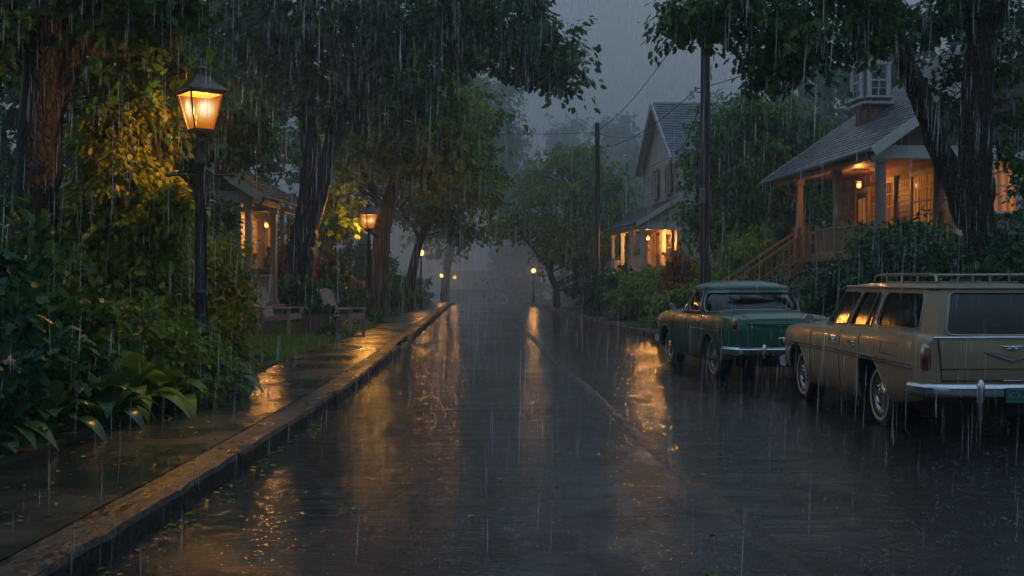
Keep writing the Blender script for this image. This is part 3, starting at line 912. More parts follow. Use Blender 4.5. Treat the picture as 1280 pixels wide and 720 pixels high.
# ---- right side trees
tree('big dark forked tree standing in the hedge behind the station wagon',
     [[A(1222, 352, 20, .34), A(1222, 290, 20, .30), A(1218, 215, 20, .30), A(1222, 120, 20, .27), A(1228, 20, 20, .25), A(1236, -120, 20, .18), A(1240, -300, 20, .08)],
      [A(1212, 275, 20, .24), A(1190, 225, 19.9, .20), A(1160, 150, 19.7, .185), A(1132, 80, 19.5, .17), A(1108, 10, 19.3, .15), A(1080, -70, 19, .11), A(1000, -130, 18.6, .07)],
      [A(1122, 50, 19.4, .09), A(1060, 0, 19, .07), A(980, -25, 18.6, .05), A(900, -20, 18.3, .035), A(840, 5, 18, .02)],
      [A(1050, -5, 19, .05), A(1000, 20, 18.5, .035), A(970, 60, 18.3, .02)],
      [A(1224, 60, 20, .12), A(1265, -10, 19.6, .09), A(1320, -60, 19.2, .06)],
      [A(1000, -30, 18.7, .05), A(940, -60, 18.4, .04), A(870, -60, 18.2, .02)]],
     [B(905, 10, 18.4, 75, 42, 1.3, 44), B(845, 28, 18.2, 34, 26, .8, 12), B(975, 45, 18.5, 50, 62, 1.2, 40), B(950, 95, 18.4, 22, 24, .5, 8), B(1062, 30, 19, 45, 48, 1.0, 26), B(1030, -30, 18.8, 90, 40, 1.5, 30),
      B(1160, 20, 20.5, 70, 60, 1.5, 40), B(1255, 40, 20.5, 60, 70, 1.4, 34), B(1180, 130, 21.2, 28, 40, .7, 10), B(1285, 120, 20.5, 40, 60, 1, 16), B(1150, -70, 20, 200, 50, 2.4, 50), B(1268, 200, 19.6, 16, 26, .4, 5)],
     .125, 46, 'dark', 130, shape='lobed', bark='bark2', sides=14, clump_r=(.24, .5), twig=.010, droop=.7)

tree('round green tree at the kerb beyond the bare utility pole, arching over a lamp',
     [[A(696, 388, 64, .22), A(695, 360, 64, .2), A(688, 335, 64, .17), A(704, 290, 64, .12), A(718, 240, 64, .06)],
      [A(690, 340, 64, .12), A(662, 306, 63, .08), A(644, 286, 62.5, .04)]],
     [B(715, 260, 64, 72, 62, 3.4, 90), B(712, 302, 63, 42, 26, 2.4, 40), B(752, 320, 65, 46, 48, 2.8, 50), B(640, 280, 62, 30, 22, 1.6, 14), B(770, 250, 66, 26, 46, 2, 20), B(720, 205, 65, 40, 22, 2.4, 22)],
     .27, 95, 'fresh', 131, clump_r=(.6, 1.1), droop=.8)

tree('dense dark green tree between the white house and the porch with steps',
     [[A(955, 345, 46, .34), A(955, 300, 46, .3), A(958, 230, 46, .22), A(960, 160, 46, .1)]],
     [B(960, 225, 44, 76, 88, 2.6, 130), B(905, 215, 45, 40, 70, 2.2, 60), B(900, 275, 45, 46, 36, 2, 36), B(1010, 200, 45, 50, 60, 2.2, 50), B(960, 300, 43.5, 80, 26, 1.8, 44), B(874, 190, 47, 16, 40, 1.2, 12), B(940, 158, 44, 50, 34, 2.2, 44)],
     .23, 90, 'mid', 132, clump_r=(.45, .9), droop=.7)

for i, (px, Y, top, w, m) in enumerate([(705, 118, 140, 36, 'deep'), (768, 112, 140, 26, 'deep'), (640, 135, 168, 28, 'deep'), (655, 118, 235, 30, 'deep'), (800, 100, 190, 26, 'deep')]):
    tree(['tall hazy skyline tree between the sky gap and the bare utility pole', 'tall hazy skyline tree between the bare utility pole and the white house', 'faint tree top where the big crowns open to the sky', 'grey green tree beside the ghostly pale house', 'faint tree top touching the white house gable'][i],
         [[A(px, 380, Y, .5), A(px + 3, 280, Y, .4), A(px, top + 20, Y, .15)]],
         [B(px, top + 30, Y, w * .62, 30, 3, 18), B(px + 6, top + 85, Y, w, 40, 4, 26), B(px - 6, top + 150, Y, w * 1.2, 50, 4, 30)],
         .62, 60, m, 140 + i, group='hazy trees on the skyline', clump_r=(1.0, 1.9))

for i, (px, Y, top, w) in enumerate([(1000, 78, 60, 80), (1100, 66, 20, 90), (1230, 60, -10, 110), (900, 92, 130, 60)]):
    tree(['tall misty tree behind the red chimney', 'misty tree behind the roof with the white framed lookout', 'dark tree behind the brown gable of the bungalow', 'misty tree behind the white house roof'][i],
         [[A(px, 360, Y, .5), A(px + 4, 220, Y, .4), A(px, top + 20, Y, .15)]],
         [B(px, (top + 260) / 2, Y, w, (260 - top) / 2, 4, 90)],
         .5, 70, ['dark', 'dark', 'deep', 'dark'][i], 150 + i, group='trees behind the right houses', clump_r=(1.0, 1.8))

# ---- shrubs, left
bush('huge dark hedge shrub with lobed leaves spilling over the pavement', [(-5.5, 7.9, 1.0, 1.15, 1.5, .95, 120), (-5.2, 9.6, 1.2, 1.0, 1.2, 1.0, 90), (-4.75, 8.3, .5, .55, 1.1, .4, 44)], .15, 62, 'deep', 201, shape='lobed')
bush('tall dark green shrub under the huge furrowed trunk', [(-5.9, 12.2, 1.3, 1.2, 1.3, 1.2, 110), (-5.1, 11.6, .8, .75, 1.2, .65, 60)], .15, 62, 'dark', 202, shape='lobed')
bush('olive shrub crowding behind the tall lantern post', [(-5.3, 15.2, 1.7, .85, .9, 1.2, 110), (-4.75, 13.9, .8, .4, .8, .55, 40)], .12, 62, 'olive', 203)
bush('small leaved olive shrub hugging the foot of the tall lantern', [(-4.25, 13.6, .85, .42, .5, .55, 46), (-3.85, 14.0, .6, .35, .35, .4, 24)], .085, 62, 'olive', 215)
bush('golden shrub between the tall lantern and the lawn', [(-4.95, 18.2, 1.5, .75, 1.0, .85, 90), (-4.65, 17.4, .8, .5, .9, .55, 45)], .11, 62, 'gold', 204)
bush('dark olive shrub in front of the brown porch posts', [(-6.5, 21, 1.7, 1.4, 1.5, 1.25, 120), (-5.6, 20, 1.0, .8, 1.2, .8, 50)], .12, 62, 'olive', 205)
bush('loose leafy shrub hanging before the brown porch posts', [(-6.9, 25.5, 2.6, .7, .8, .9, 46), (-7.6, 25.8, 3.2, .7, .8, .9, 34)], .12, 50, 'dark', 214)
bush('dark bushes climbing beside the cottage steps', [(-8.4, 29, 1.7, 1.5, 1.6, 1.2, 80)], .14, 62, 'dark', 206)
bush('low green bush behind the gap between the wooden chairs', [(-6.5, 36, 1.0, 1.2, .8, .75, 40)], .14, 60, 'dark', 207)
bush('bush at the foot of the second lantern', [(-5.7, 40.2, .85, .8, 1.2, .6, 40)], .14, 60, 'mid', 208)
bush('yellow bush at the foot of the third lamp', [(-5.6, 55, .9, .9, 1.6, .7, 40)], .18, 50, 'olive', 209)
bush('tall hedge beyond the thin legged wooden table', [(-7.2, 44, 1.5, 1.6, 2, 1.3, 60)], .18, 60, 'dark', 210)
bush('dim low bush mass beyond the globe lamp', [(-6.2, 70, .9, 1.2, 5, 1.0, 60)], .25, 50, 'dark', 211)


def hosta(label, x, y, n, size, seed, mat='hosta', cat='plant', name='hosta_plant', z=None, group=None, arch=0.65):
    g = np.random.default_rng(seed)
    O = np.array([x, y, (ground_z(x, y) if z is None else z) - .02])
    root = empty(name, tuple(O), 0, label, cat, group)
    V = []; T = []; k = 0
    mb = MB()
    for i in range(n):
        a = 2.399 * i + g.uniform(-.3, .3); lean = g.uniform(.15, 1.0)
        ln = size * g.uniform(.7, 1.15); w = ln * g.uniform(.16, .24)
        d = np.array([math.cos(a), math.sin(a), 0]); s = np.array([-d[1], d[0], 0])
        base = d * g.uniform(.02, .08)
        segs = 6; prev = None; row = []
        h0 = size * g.uniform(.35, .65) * (1.2 - .6 * lean)
        mb.tube([base, base + d * lean * ln * .3 + np.array([0, 0, h0])], [.008, .005], 4, cap=False)
        for j in range(segs + 1):
            t = j / segs
            c = base + d * (lean * ln * (.3 + .9 * t)) + np.array([0, 0, h0 + ln * (arch * t * (1 - .35 * lean) - 1.15 * lean * t * t * .75)])
            ww = w * math.sin(PI * min(1, .06 + .94 * t) ** .8) if j < segs else 0.002
            up = np.array([0, 0, .28 * ww])
            row += [c - s * ww + up, c, c + s * ww + up]
        V += row
        for j in range(segs):
            q = k + j * 3
            for m in (0, 1):
                T += [[q + m, q + m + 1, q + m + 4], [q + m, q + m + 4, q + m + 3]]
        k += len(row)
    np_mesh('foliage', np.array(V), np.array(T), L[mat], root).data.shade_smooth()
    mb.build('stem', L[mat], root)
    return root


HO = [(-4.35, 10.6, .5), (-4.15, 11.5, .58), (-4.2, 12.3, .66), (-3.95, 13.0, .62), (-4.3, 13.8, .6), (-3.95, 15.1, .52), (-4.15, 16.2, .5), (-4.3, 17.3, .46), (-4.45, 9.7, .46)]
hl = ['broad leaved plant at the edge of the dark hedge', 'broad leaved plant sprawling onto the paving', 'largest broad leaved plant, beside the sprawling one', 'broad leaved plant in front of the lantern post', 'broad leaved plant tucked on the hedge side of the lantern foot', 'broad leaved plant on the lawn side of the lantern foot', 'broad leaved plant below the golden shrub', 'last broad leaved plant before the lawn', 'broad leaved plant half buried in the lobed dark hedge']
for i, (x, y, s) in enumerate(HO):
    hosta(hl[i], x, y, 34, s, 300 + i, 'hosta' if i not in (2, 3) else 'olive', group='broad leaved plants edging the left pavement')

bush('tall dark laurel closing the view behind the slim curving tree', [(-8.6, 62, 2.0, 1.9, 2.5, 1.7, 80), (-7.0, 64, 1.4, 1.2, 2.5, 1.3, 40)], .22, 60, 'dark', 212)
bush('dark laurel between the forked tree and the black lantern post', [(-9.2, 50, 2.2, 1.8, 2.2, 1.7, 80)], .2, 60, 'mid', 213)

# ---- shrubs, right
bush('long dark rhododendron hedge behind the station wagon', [(7.75, 21.5, 1.75, 1.0, 2.6, .85, 130), (6.9, 23.5, 1.2, .9, 2.0, .75, 80), (8.4, 18.5, 1.7, 1.0, 1.6, .8, 70)], .13, 62, 'deep', 220, clump=(.2, .36))
bush('dark shrub under the lit gable window of the bungalow', [(10.6, 21.5, 2.6, 1.3, 1.6, 1.35, 90)], .13, 62, 'deep', 221)
bush('dark shrub rising over the porch corner', [(9.0, 26, 2.3, 1.0, 1.2, .75, 60)], .13, 62, 'dark', 222)
bush('yellow green bush beside the wooden steps', [(7.7, 36.2, 2.0, 1.6, 1.5, 1.25, 120), (6.5, 35.5, 1.25, 1.0, 1.2, .8, 50)], .14, 62, 'fresh', 223)
bush('large olive bush before the white house porch', [(5.5, 43.5, 1.25, 1.35, 1.6, .95, 90), (4.6, 42.8, .9, .8, 1.4, .75, 40)], .17, 60, 'fresh', 224)
bush('rust coloured bush between the pole and the olive bush', [(5.95, 38.2, 1.6, .95, 1.0, 1.0, 85)], .14, 60, 'rust', 225)
bush('bright green plant by the kerb below the rust bush', [(5.25, 36, .75, .65, .9, .5, 40)], 0.17, 60, 'fresh', 226)
bush('dark bush by the foot of the bare utility pole', [(4.6, 50.5, 1.3, 1.2, 1.6, 1.1, 60)], .19, 60, 'dark', 227)
bush('dark green shrub under the arching kerbside tree', [(4.6, 62, 1.1, 1.6, 3, 1.0, 60)], .22, 60, 'dark', 228)
bush('low shrub between the two parked cars and the steps', [(6.4, 29.5, 1.0, 1.0, 1.5, .65, 60)], .13, 60, 'dark', 229)

# ivy and low weeds covering the bank and the yards: nobody could count them
gc = np.random.default_rng(44); PP = []; DD = []
while len(PP) < 26000:
    y = gc.uniform(4, 48); u = gc.random()
    if u < .62: x = kr(y) + WALK_R + .05 + 5.5 * gc.random() ** 1.2
    else: x = kl(y) - WALK_L - .05 - 5.0 * gc.random() ** 1.3
    if x < 0 and 20 < y < 36: continue
    PP.append((x, y, ground_z(x, y) + .02 + abs(gc.normal(0, .07)))); a = gc.uniform(0, 2 * PI); DD.append((math.cos(a), math.sin(a), gc.normal(.05, .35)))
tag(leaves('ground_cover', np.array(PP), np.array(DD), .11, gc, L['dark'], None, 'leaf', .5), kind='stuff')
# ================================================================== houses
# local frame of a house: y runs along the street away from the photographer, s*x away from the street, z up from the porch floor
class House:
    def __init__(self, name, label, x, y, z, rz, s):
        self.s = s
        self.root = empty(name, (x, y, z), rz, label, 'house')
        self.M = Matrix.Translation((x, y, z)) @ Matrix.Rotation(rz, 4, 'Z')

    def P(self, v, u, z): return Vector((self.s * v, u, z))

    def box(self, mb, a, b, r=0):
        x0, x1 = sorted((self.s * a[0], self.s * b[0]))
        A_, B_ = (x0, min(a[1], b[1]), min(a[2], b[2])), (x1, max(a[1], b[1]), max(a[2], b[2]))
        return mb.bbox(A_, B_, r) if r else mb.box(A_, B_)

    def siding(self, mb, p0, p1, z0, z1, nrm, lo=None, hi=None, pitch=0.15, lap=0.030):
        """clapboards from p0 to p1 (v,u) between heights; lo/hi(z) trim the run for gables (fractions 0..1)"""
        a = self.P(*p0, 0); b = self.P(*p1, 0); n = Vector((self.s * nrm[0], nrm[1], 0))
        z = z0
        while z < z1 - 1e-4:
            zt = min(z + pitch, z1)
            f0, f1 = (0, 1) if lo is None else (lo(z), hi(z))
            g0, g1 = (0, 1) if lo is None else (lo(zt), hi(zt))
            if f1 - f0 > 0.01:
                q = [a.lerp(b, f0) + n * lap, a.lerp(b, f1) + n * lap, a.lerp(b, max(g1, g0)) + n * .004, a.lerp(b, g0) + n * .004]
                vs = [Vector((q[0].x, q[0].y, z)), Vector((q[1].x, q[1].y, z)), Vector((q[2].x, q[2].y, zt)), Vector((q[3].x, q[3].y, zt)),
                      Vector((a.lerp(b, f0).x, a.lerp(b, f0).y, z)), Vector((a.lerp(b, f1).x, a.lerp(b, f1).y, z))]
                mb.add(vs, [(0, 1, 2, 3), (4, 5, 1, 0)])
            z = zt
        return mb

    def window(self, c, w, h, along, nrm, cols=2, rows=2, frame='trim', pane='curtain', fw=0.09, shutters=None, parent=None):
        """c=(v,u,z) of the window's centre on the wall face; along/nrm in (v,u)"""
        s = self.s
        t = Vector((s * along[0], along[1], 0)); n = Vector((s * nrm[0], nrm[1], 0)); zc = Vector((0, 0, 1))
        C = self.P(*c)
        def bar(mb, x0, x1, y0, y1, d0, d1):
            vs = []
            for d in (d0, d1):
                for (x, y) in ((x0, y0), (x1, y0), (x1, y1), (x0, y1)):
                    vs.append(C + t * x + zc * y + n * d)
            mb.add(vs, [(0, 1, 2, 3), (7, 6, 5, 4), (0, 4, 5, 1), (1, 5, 6, 2), (2, 6, 7, 3), (3, 7, 4, 0)])
        f = MB()
        bar(f, -w / 2 - fw, -w / 2, -h / 2, h / 2, .0, .085); bar(f, w / 2, w / 2 + fw, -h / 2, h / 2, .0, .085)
        bar(f, -w / 2 - fw - .03, w / 2 + fw + .03, h / 2, h / 2 + fw * 1.3, .0, .10)
        wo = f.build('window', M[frame], parent or self.root)
        m = MB()
        bar(m, -w / 2, w / 2, -.025, .025, .028, .062)
        for i in range(1, cols): bar(m, -w / 2 + w * i / cols - .012, -w / 2 + w * i / cols + .012, -h / 2, h / 2, .029, .052)
        for j in range(1, rows * 2):
            if j == rows: continue
            y = -h / 2 + h * j / (rows * 2); bar(m, -w / 2, w / 2, y - .011, y + .011, .030, .050)
        for x0, x1 in ((-w / 2, -w / 2 + .035), (w / 2 - .035, w / 2)): bar(m, x0, x1, -h / 2, h / 2, .027, .058)
        bar(m, -w / 2, w / 2, h / 2 - .035, h / 2, .0265, .057)
        m.build('sash', M[frame], wo)
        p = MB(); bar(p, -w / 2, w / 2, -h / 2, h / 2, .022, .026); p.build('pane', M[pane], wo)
        q = MB(); bar(q, -w / 2 - fw - .05, w / 2 + fw + .05, -h / 2 - .06, -h / 2, .0, .14); q.build('sill', M[frame], wo)
        if shutters:
            for sg in (-1, 1):
                k = MB(); x0 = sg * (w / 2 + fw + .03); x1 = sg * (w / 2 + fw + .03 + w * .5)
                x0, x1 = min(x0, x1), max(x0, x1)
                bar(k, x0, x0 + .05, -h / 2, h / 2, .01, .06); bar(k, x1 - .05, x1, -h / 2, h / 2, .01, .06)
                yy = -h / 2
                while yy < h / 2 - .04:
                    bar(k, x0 + .05, x1 - .05, yy, yy + .05, .012, .048); yy += .07
                k.build('shutter', M[shutters], self.root)
        return wo

    def shingles(self, mb, e0, e1, r0, r1, course=0.24, wid=0.32, seed=1):
        """slates on the plane eave e0-e1, ridge r0-r1 (local points)"""
        g = random.Random(seed)
        e0, e1, r0, r1 = map(Vector, (e0, e1, r0, r1))
        n = (e1 - e0).cross(r0 - e0).normalized()
        if n.z < 0: n = -n
        Ls = (r0 - e0).length; rows_ = max(1, int(Ls / course))
        for i in range(rows_ + 1):
            t0 = i / (rows_ + 1); t1 = min(1, (i + 1.25) / (rows_ + 1))
            a0, a1 = e0.lerp(r0, t0), e1.lerp(r1, t0); b0, b1 = e0.lerp(r0, t1), e1.lerp(r1, t1)
            W = (a1 - a0).length; k = max(1, int(W / wid)); off = (i % 2) * .5
            for j in range(-1, k + 1):
                f0 = max(0, (j + off + .015) / k); f1 = min(1, (j + off + .985) / k)
                if f1 - f0 < .004: continue
                lift = .028 + g.uniform(0, .012); sl = g.uniform(-.004, .012)
                dn = (a0 - b0).normalized() * sl
                vs = [a0.lerp(a1, f0) + n * lift + dn, a0.lerp(a1, f1) + n * lift + dn, b0.lerp(b1, f1) + n * .010, b0.lerp(b1, f0) + n * .010,
                      a0.lerp(a1, f0) + n * .004 + dn, a0.lerp(a1, f1) + n * .004 + dn]
                mb.add(vs, [(0, 1, 2, 3), (4, 5, 1, 0)])
        return mb

    def slab(self, mb, e0, e1, r0, r1, th=.12):
        e0, e1, r0, r1 = map(Vector, (e0, e1, r0, r1)); dz = Vector((0, 0, -th))
        vs = [e0, e1, r1, r0, e0 + dz, e1 + dz, r1 + dz, r0 + dz]
        return mb.add(vs, [(0, 1, 2, 3), (7, 6, 5, 4), (0, 4, 5, 1), (1, 5, 6, 2), (2, 6, 7, 3), (3, 7, 4, 0)])

    def column(self, v, u, z0, z1, w=.16, mat='trim_b'):
        mb = MB()
        self.box(mb, (v - w / 2, u - w / 2, z0 + .001), (v + w / 2, u + w / 2, z1 - .001), .012)
        self.box(mb, (v - w * .72, u - w * .72, z0 + .002), (v + w * .72, u + w * .72, z0 + .16), .015)
        self.box(mb, (v - w * .72, u - w * .72, z1 - .14), (v + w * .72, u + w * .72, z1 - .002), .015)
        mb.build('porch_column', M[mat], self.root)

    def railing(self, p, q, z=0, h=.82, mat='trim_b', n=None, name='railing'):
        """rail with balusters from p to q ((v,u,z) floor points)"""
        a = self.P(*p); b = self.P(*q); mb = MB(); up = Vector((0, 0, 1))
        mb.beam(a + up * h, b + up * h, .085, .06); mb.beam(a + up * .12, b + up * .12, .05, .05)
        k = n or max(2, int((b - a).length / .14))
        for i in range(1, k):
            c = a.lerp(b, i / k); mb.beam(c + up * .14, c + up * (h - .03), .034, .034, (0, 1, 0))
        for c in (a, b): mb.beam(c + up * 0.0, c + up * (h + .12), .11, .11, (0, 1, 0)); mb.beam(c + up * (h + .12), c + up * (h + .15), .15, .15, (0, 1, 0))
        return mb.build(name, M[mat], self.root)

    def lamp(self, v, u, z, watts, drop=.25, col=(1.0, .39, .08), r=.055, rad=.09):
        """hanging porch lantern with its light"""
        c = self.P(v, u, z)
        mb = MB(); mb.tube([c + Vector((0, 0, drop)), c + Vector((0, 0, .13))], .008, 5)
        mb.lathe([(.02, .15), (.11, .11), (.115, .10), (.02, .10)], 10, Matrix.Translation(c))
        for k in range(4):
            a = PI / 4 + k * PI / 2
            mb.tube([c + Vector((.085 * math.cos(a), .085 * math.sin(a), .10)), c + Vector((.06 * math.cos(a), .06 * math.sin(a), -.13))], .006, 4)
        mb.lathe([(.03, -.16), (.07, -.14), (.07, -.13), (.02, -.128)], 8, Matrix.Translation(c))
        o = mb.build('porch_lamp', M['iron'], self.root)
        b = MB(); b.lathe([(.01, -.09), (r * .8, -.06), (r, 0), (r * .8, .055), (.01, .08)], 12, Matrix.Translation(c))
        b.build('bulb', M['bulb'], o, smooth=True)
        light('porch lamp light', self.M @ c, watts, col, rad)


def light(name, p, w, col, rad=.08):
    l = bpy.data.lights.new(name, 'POINT'); l.energy = w; l.color = col; l.shadow_soft_size = rad
    o = bpy.data.objects.new(name, l); COL.objects.link(o); o.location = p
    return o


def entry_door(H, c, along, nrm, w=.92, h=2.05, lit=True):
    s = H.s; t = Vector((s * along[0], along[1], 0)); n = Vector((s * nrm[0], nrm[1], 0)); C = H.P(*c); up = Vector((0, 0, 1))
    def bar(mb, x0, x1, y0, y1, d0, d1):
        vs = [C + t * x + up * y + n * d for d in (d0, d1) for (x, y) in ((x0, y0), (x1, y0), (x1, y1), (x0, y1))]
        mb.add(vs, [(0, 1, 2, 3), (7, 6, 5, 4), (0, 4, 5, 1), (1, 5, 6, 2), (2, 6, 7, 3), (3, 7, 4, 0)])
    m = MB()
    bar(m, -w / 2, -w / 2 + .14, 0.01, h, .02, .05); bar(m, w / 2 - .14, w / 2, 0.01, h, .02, .05)
    for y0, y1 in ((.01, .24), (.85, 1.0), (h - .16, h)): bar(m, -w / 2 + .14, w / 2 - .14, y0, y1, .021, .049)
    bar(m, -w / 2 + .14, w / 2 - .14, .24, .85, .012, .03)
    d = m.build('door', M['wood_dark'], H.root)
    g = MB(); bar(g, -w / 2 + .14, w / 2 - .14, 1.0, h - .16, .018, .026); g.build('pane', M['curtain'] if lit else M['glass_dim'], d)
    k = MB(); k.lathe([(.012, 0), (.012, .04), (.032, .05), (.03, .075), (.008, .085)], 10, Matrix.Translation(C + t * (w / 2 - .07) + up * .95 + n * .05) @ n.to_track_quat('Z', 'Y').to_matrix().to_4x4())
    k.build('handle', M['brass'], d, smooth=True)
    f = MB(); bar(f, -w / 2 - .12, -w / 2 - .005, 0, h + .005, 0, .075); bar(f, w / 2 + .005, w / 2 + .12, 0, h + .005, 0, .075); bar(f, -w / 2 - .15, w / 2 + .15, h + .005, h + .15, 0, .085)
    f.build('door_frame', M['trim_b'], H.root)


# ---------- right: bungalow with deep porch, slate roof and stairs
H = House('porch_house', 'bungalow with slate porch roof, lit porch and wooden stairs behind the station wagon', 9.0, 28.0, 2.3, R(3.5), 1)
r = H.root
EZ, SL, RV = 2.63, .70, 6.2      # eave height, slope, ridge distance
rz_ = EZ + SL * RV
def roofz(v): return EZ + SL * (v if v < RV else 2 * RV - v)
U0, U1 = 0.0, 9.6
w = MB()
H.siding(w, (2.4, .62), (2.4, 9.1), -.05, EZ + .75, (-1, 0))                 # porch wall
H.siding(w, (2.4, .62), (11.4, .62), -1.6, EZ - .02, (0, -1))                # gable wall, ground floor
H.box(w, (2.43, .66, -1.6), (11.4, 9.1, EZ - .05))
w.build('wall', M['clap_a'], r)
g_ = MB()
gv0, gv1 = .25, 2 * RV - .25
lo = lambda z: max(0, min(1, ((z - EZ + .10) / SL - gv0) / (gv1 - gv0)))
hi = lambda z: 1 - lo(z)
H.siding(g_, (gv0, .45), (gv1, .45), EZ + .10, rz_ - .15, (0, -1), lo, hi, pitch=.15)
g_.add([H.P(gv0, .47, EZ + .06), H.P(gv1, .47, EZ + .06), H.P(RV, .47, rz_ - .2)], [(0, 1, 2)])
g_.build('gable', M['clap_b'], r)
t = MB()
H.box(t, (.20, .36, EZ - .22), (gv1 + .1, .60, EZ + .11), .012)              # frieze board across the gable end
H.box(t, (.24, .62, EZ - .20), (.48, 9.3, EZ + .02), .01)                    # porch beam
H.box(t, (2.36, .575, -.5), (2.52, .66, EZ - .23), .008)                     # corner board
t.build('frieze', M['trim'], r)
rf = MB()
ev0, ev1 = H.P(-.05, U0, EZ), H.P(-.05, U1, EZ); rg0, rg1 = H.P(RV, U0, rz_), H.P(RV, U1, rz_)
bk0, bk1 = H.P(2 * RV + .05, U0, EZ), H.P(2 * RV + .05, U1, EZ)
H.shingles(rf, ev0, ev1, rg0, rg1, seed=4); H.shingles(rf, bk0, bk1, rg0, rg1, seed=5)
roof = rf.build('roof', M['shingle'], r)
sb = MB(); H.slab(sb, ev0, ev1, rg0, rg1, .10); H.slab(sb, bk0, bk1, rg0, rg1, .10); sb.build('roof_boards', M['trim_b'], roof)
for a, b in ((ev0, rg0), (bk0, rg0), (ev1, rg1), (bk1, rg1)):
    vb = MB(); d = Vector((0, -.035 if a.y < 1 else .035, -.09)); vb.beam(a + d, b + d, .045, .24); vb.build('bargeboard', M['trim'], roof)
gt = MB(); gt.tube([H.P(-.11, U0 - .05, EZ - .04), H.P(-.11, U1 + .05, EZ - .07)], .065, 8)
gt.tube([H.P(-.11, .2, EZ - .06), H.P(-.05, .25, EZ - .22), H.P(.12, .3, EZ - .34), H.P(.16, .3, EZ - .6), H.P(.16, .3, -.4)], .035, 6)
gt.build('gutter', M['gutter'], roof, smooth=True)
br_ = MB(); br_.tube([H.P(.36, 7.0, EZ - .75), H.P(.34, 7.6, EZ - .62), H.P(.3, 8.4, EZ - .38), H.P(.25, 9.2, EZ - .2)], .05, 6); br_.build('bracket', M['wood'], r, smooth=True)
fl = MB(); H.box(fl, (.0, .3, -.12), (2.4, 7.25, 0), .01); fl.build('porch_floor', M['wood'], r)
cl = MB(); H.box(cl, (.3, .62, EZ - .03), (2.38, 9.2, EZ), 0); cl.build('porch_ceiling', M['wood'], r)
fd = MB(); H.box(fd, (.08, .35, -2.4), (2.4, 7.2, -.13)); H.box(fd, (2.38, .58, -2.6), (11.45, 9.15, -1.55)); fd.build('foundation', M['stone'], r)
H.column(.35, .48, 0, EZ - .2, .19, 'trim_b'); H.column(.35, 3.7, 0, EZ - .2, .17); H.column(.35, 7.0, 0, EZ - .2, .18, 'wood')
H.railing((.35, .6, 0), (.35, 3.6, 0)); H.railing((.35, 3.8, 0), (.35, 5.35, 0)); H.railing((.35, 6.75, 0), (.35, 6.95, 0), n=2); H.railing((.45, 7.1, 0), (2.3, 7.1, 0))
entry_door(H, (2.37, 7.0, 0), (0, 1), (-1, 0))
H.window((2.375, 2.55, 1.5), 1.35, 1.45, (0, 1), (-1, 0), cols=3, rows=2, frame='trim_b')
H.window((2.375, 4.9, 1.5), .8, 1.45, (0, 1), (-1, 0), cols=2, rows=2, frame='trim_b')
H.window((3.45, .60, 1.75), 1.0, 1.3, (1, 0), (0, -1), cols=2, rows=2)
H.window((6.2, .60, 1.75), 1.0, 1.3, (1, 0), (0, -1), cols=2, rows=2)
st = MB(); n_ = 11; rise = 1.95 / n_
for i in range(n_):
    z = -rise * (i + 1); v = -.02 - .27 * i
    H.box(st, (v - .30, 5.45, z - .045), (v, 6.65, z), .008); H.box(st, (v - .02, 5.5, z - rise + .0), (v - .0, 6.6, z - .046))
for u in (5.42, 6.68): st.beam(H.P(0, u, -.2), H.P(-.27 * n_, u, -1.95 - .2), .05, .26)
stp = st.build('stairs', M['wood'], r)
H.railing((.10, 5.42, 0), (-2.8, 5.42, -1.95), n=16, mat='wood', name='stair_railing'); H.railing((.10, 6.68, 0), (-2.8, 6.68, -1.95), n=16, mat='wood', name='stair_railing')
H.lamp(1.55, 5.2, 2.15, 85, drop=.45)
# little roof lookout with a white sash window on a brick base
lk = MB(); cv, cu, zb = 2.3, 6.2, roofz(2.3)
H.box(lk, (cv - .34, cu - .46, zb - .7), (cv + .40, cu + .38, zb + .42)); base_ = lk.build('chimney', M['brick'], r)
lb = MB(); H.box(lb, (cv - .42, cu - .55, zb + .44), (cv + .42, cu + .45, zb + 1.72), .01)
lo_ = lb.build('lookout', M['gutter'], r)
lt = MB(); H.box(lt, (cv - .48, cu - .61, zb + .38), (cv + .48, cu + .51, zb + .46), .01); lt.build('lookout_base', M['trim'], lo_)
lt = MB(); H.box(lt, (cv - .50, cu - .63, zb + 1.71), (cv + .50, cu + .53, zb + 1.80), .01); lt.build('lookout_roof', M['trim'], lo_)
H.window((cv - .42, cu - .05, zb + 1.09), .66, .95, (0, 1), (-1, 0), 2, 2, 'trim', 'glass_dim', parent=r)
H.window((cv, cu - .55, zb + 1.09), .52, .95, (1, 0), (0, -1), 2, 2, 'trim', 'glass_dim', parent=r)

# ---------- right: white two-storey house with lit porch
W = House('white_house', 'two storey white clapboard house with steep slate gable and glowing corner porch', 5.62, 50.0, 1.9, R(5), 1)
r = W.root
w = MB(); F = 1.95; U0, U1 = .55, 8.2; top = 5.5
W.siding(w, (F, U0), (F, U1), -.1, top, (-1, 0)); W.siding(w, (F, U0), (F + 5, U0), -.6, top, (0, -1))
W.box(w, (F + .03, U0 + .03, -.6), (F + 5, U1, top))
um = (U0 + U1) / 2; SLW = .72; apex = top + SLW * (U1 - U0) / 2
lo = lambda z: max(0, min(.5, (z - top) / SLW / (U1 - U0))); hi = lambda z: 1 - lo(z)
W.siding(w, (F, U0), (F, U1), top, apex - .05, (-1, 0), lo, hi)
w.add([W.P(F + .02, U0, top), W.P(F + .02, U1, top), W.P(F + .02, um, apex)], [(0, 1, 2)])
w.build('wall', M['clap_w'], r)
for a, b in (((F - .035, U0 - .035, -.6), (F + .13, U0 + .12, top - .02)), ((F - .035, U1 - .1, -.6), (F + .1, U1 + .03, top - .02)), ((F + 2.9, U0 - .04, -.6), (F + 3.05, U0, top - .02))):
    t = MB(); W.box(t, a, b, .006); t.build('corner_board', M['trim'], r)
rf = MB(); ov = .4
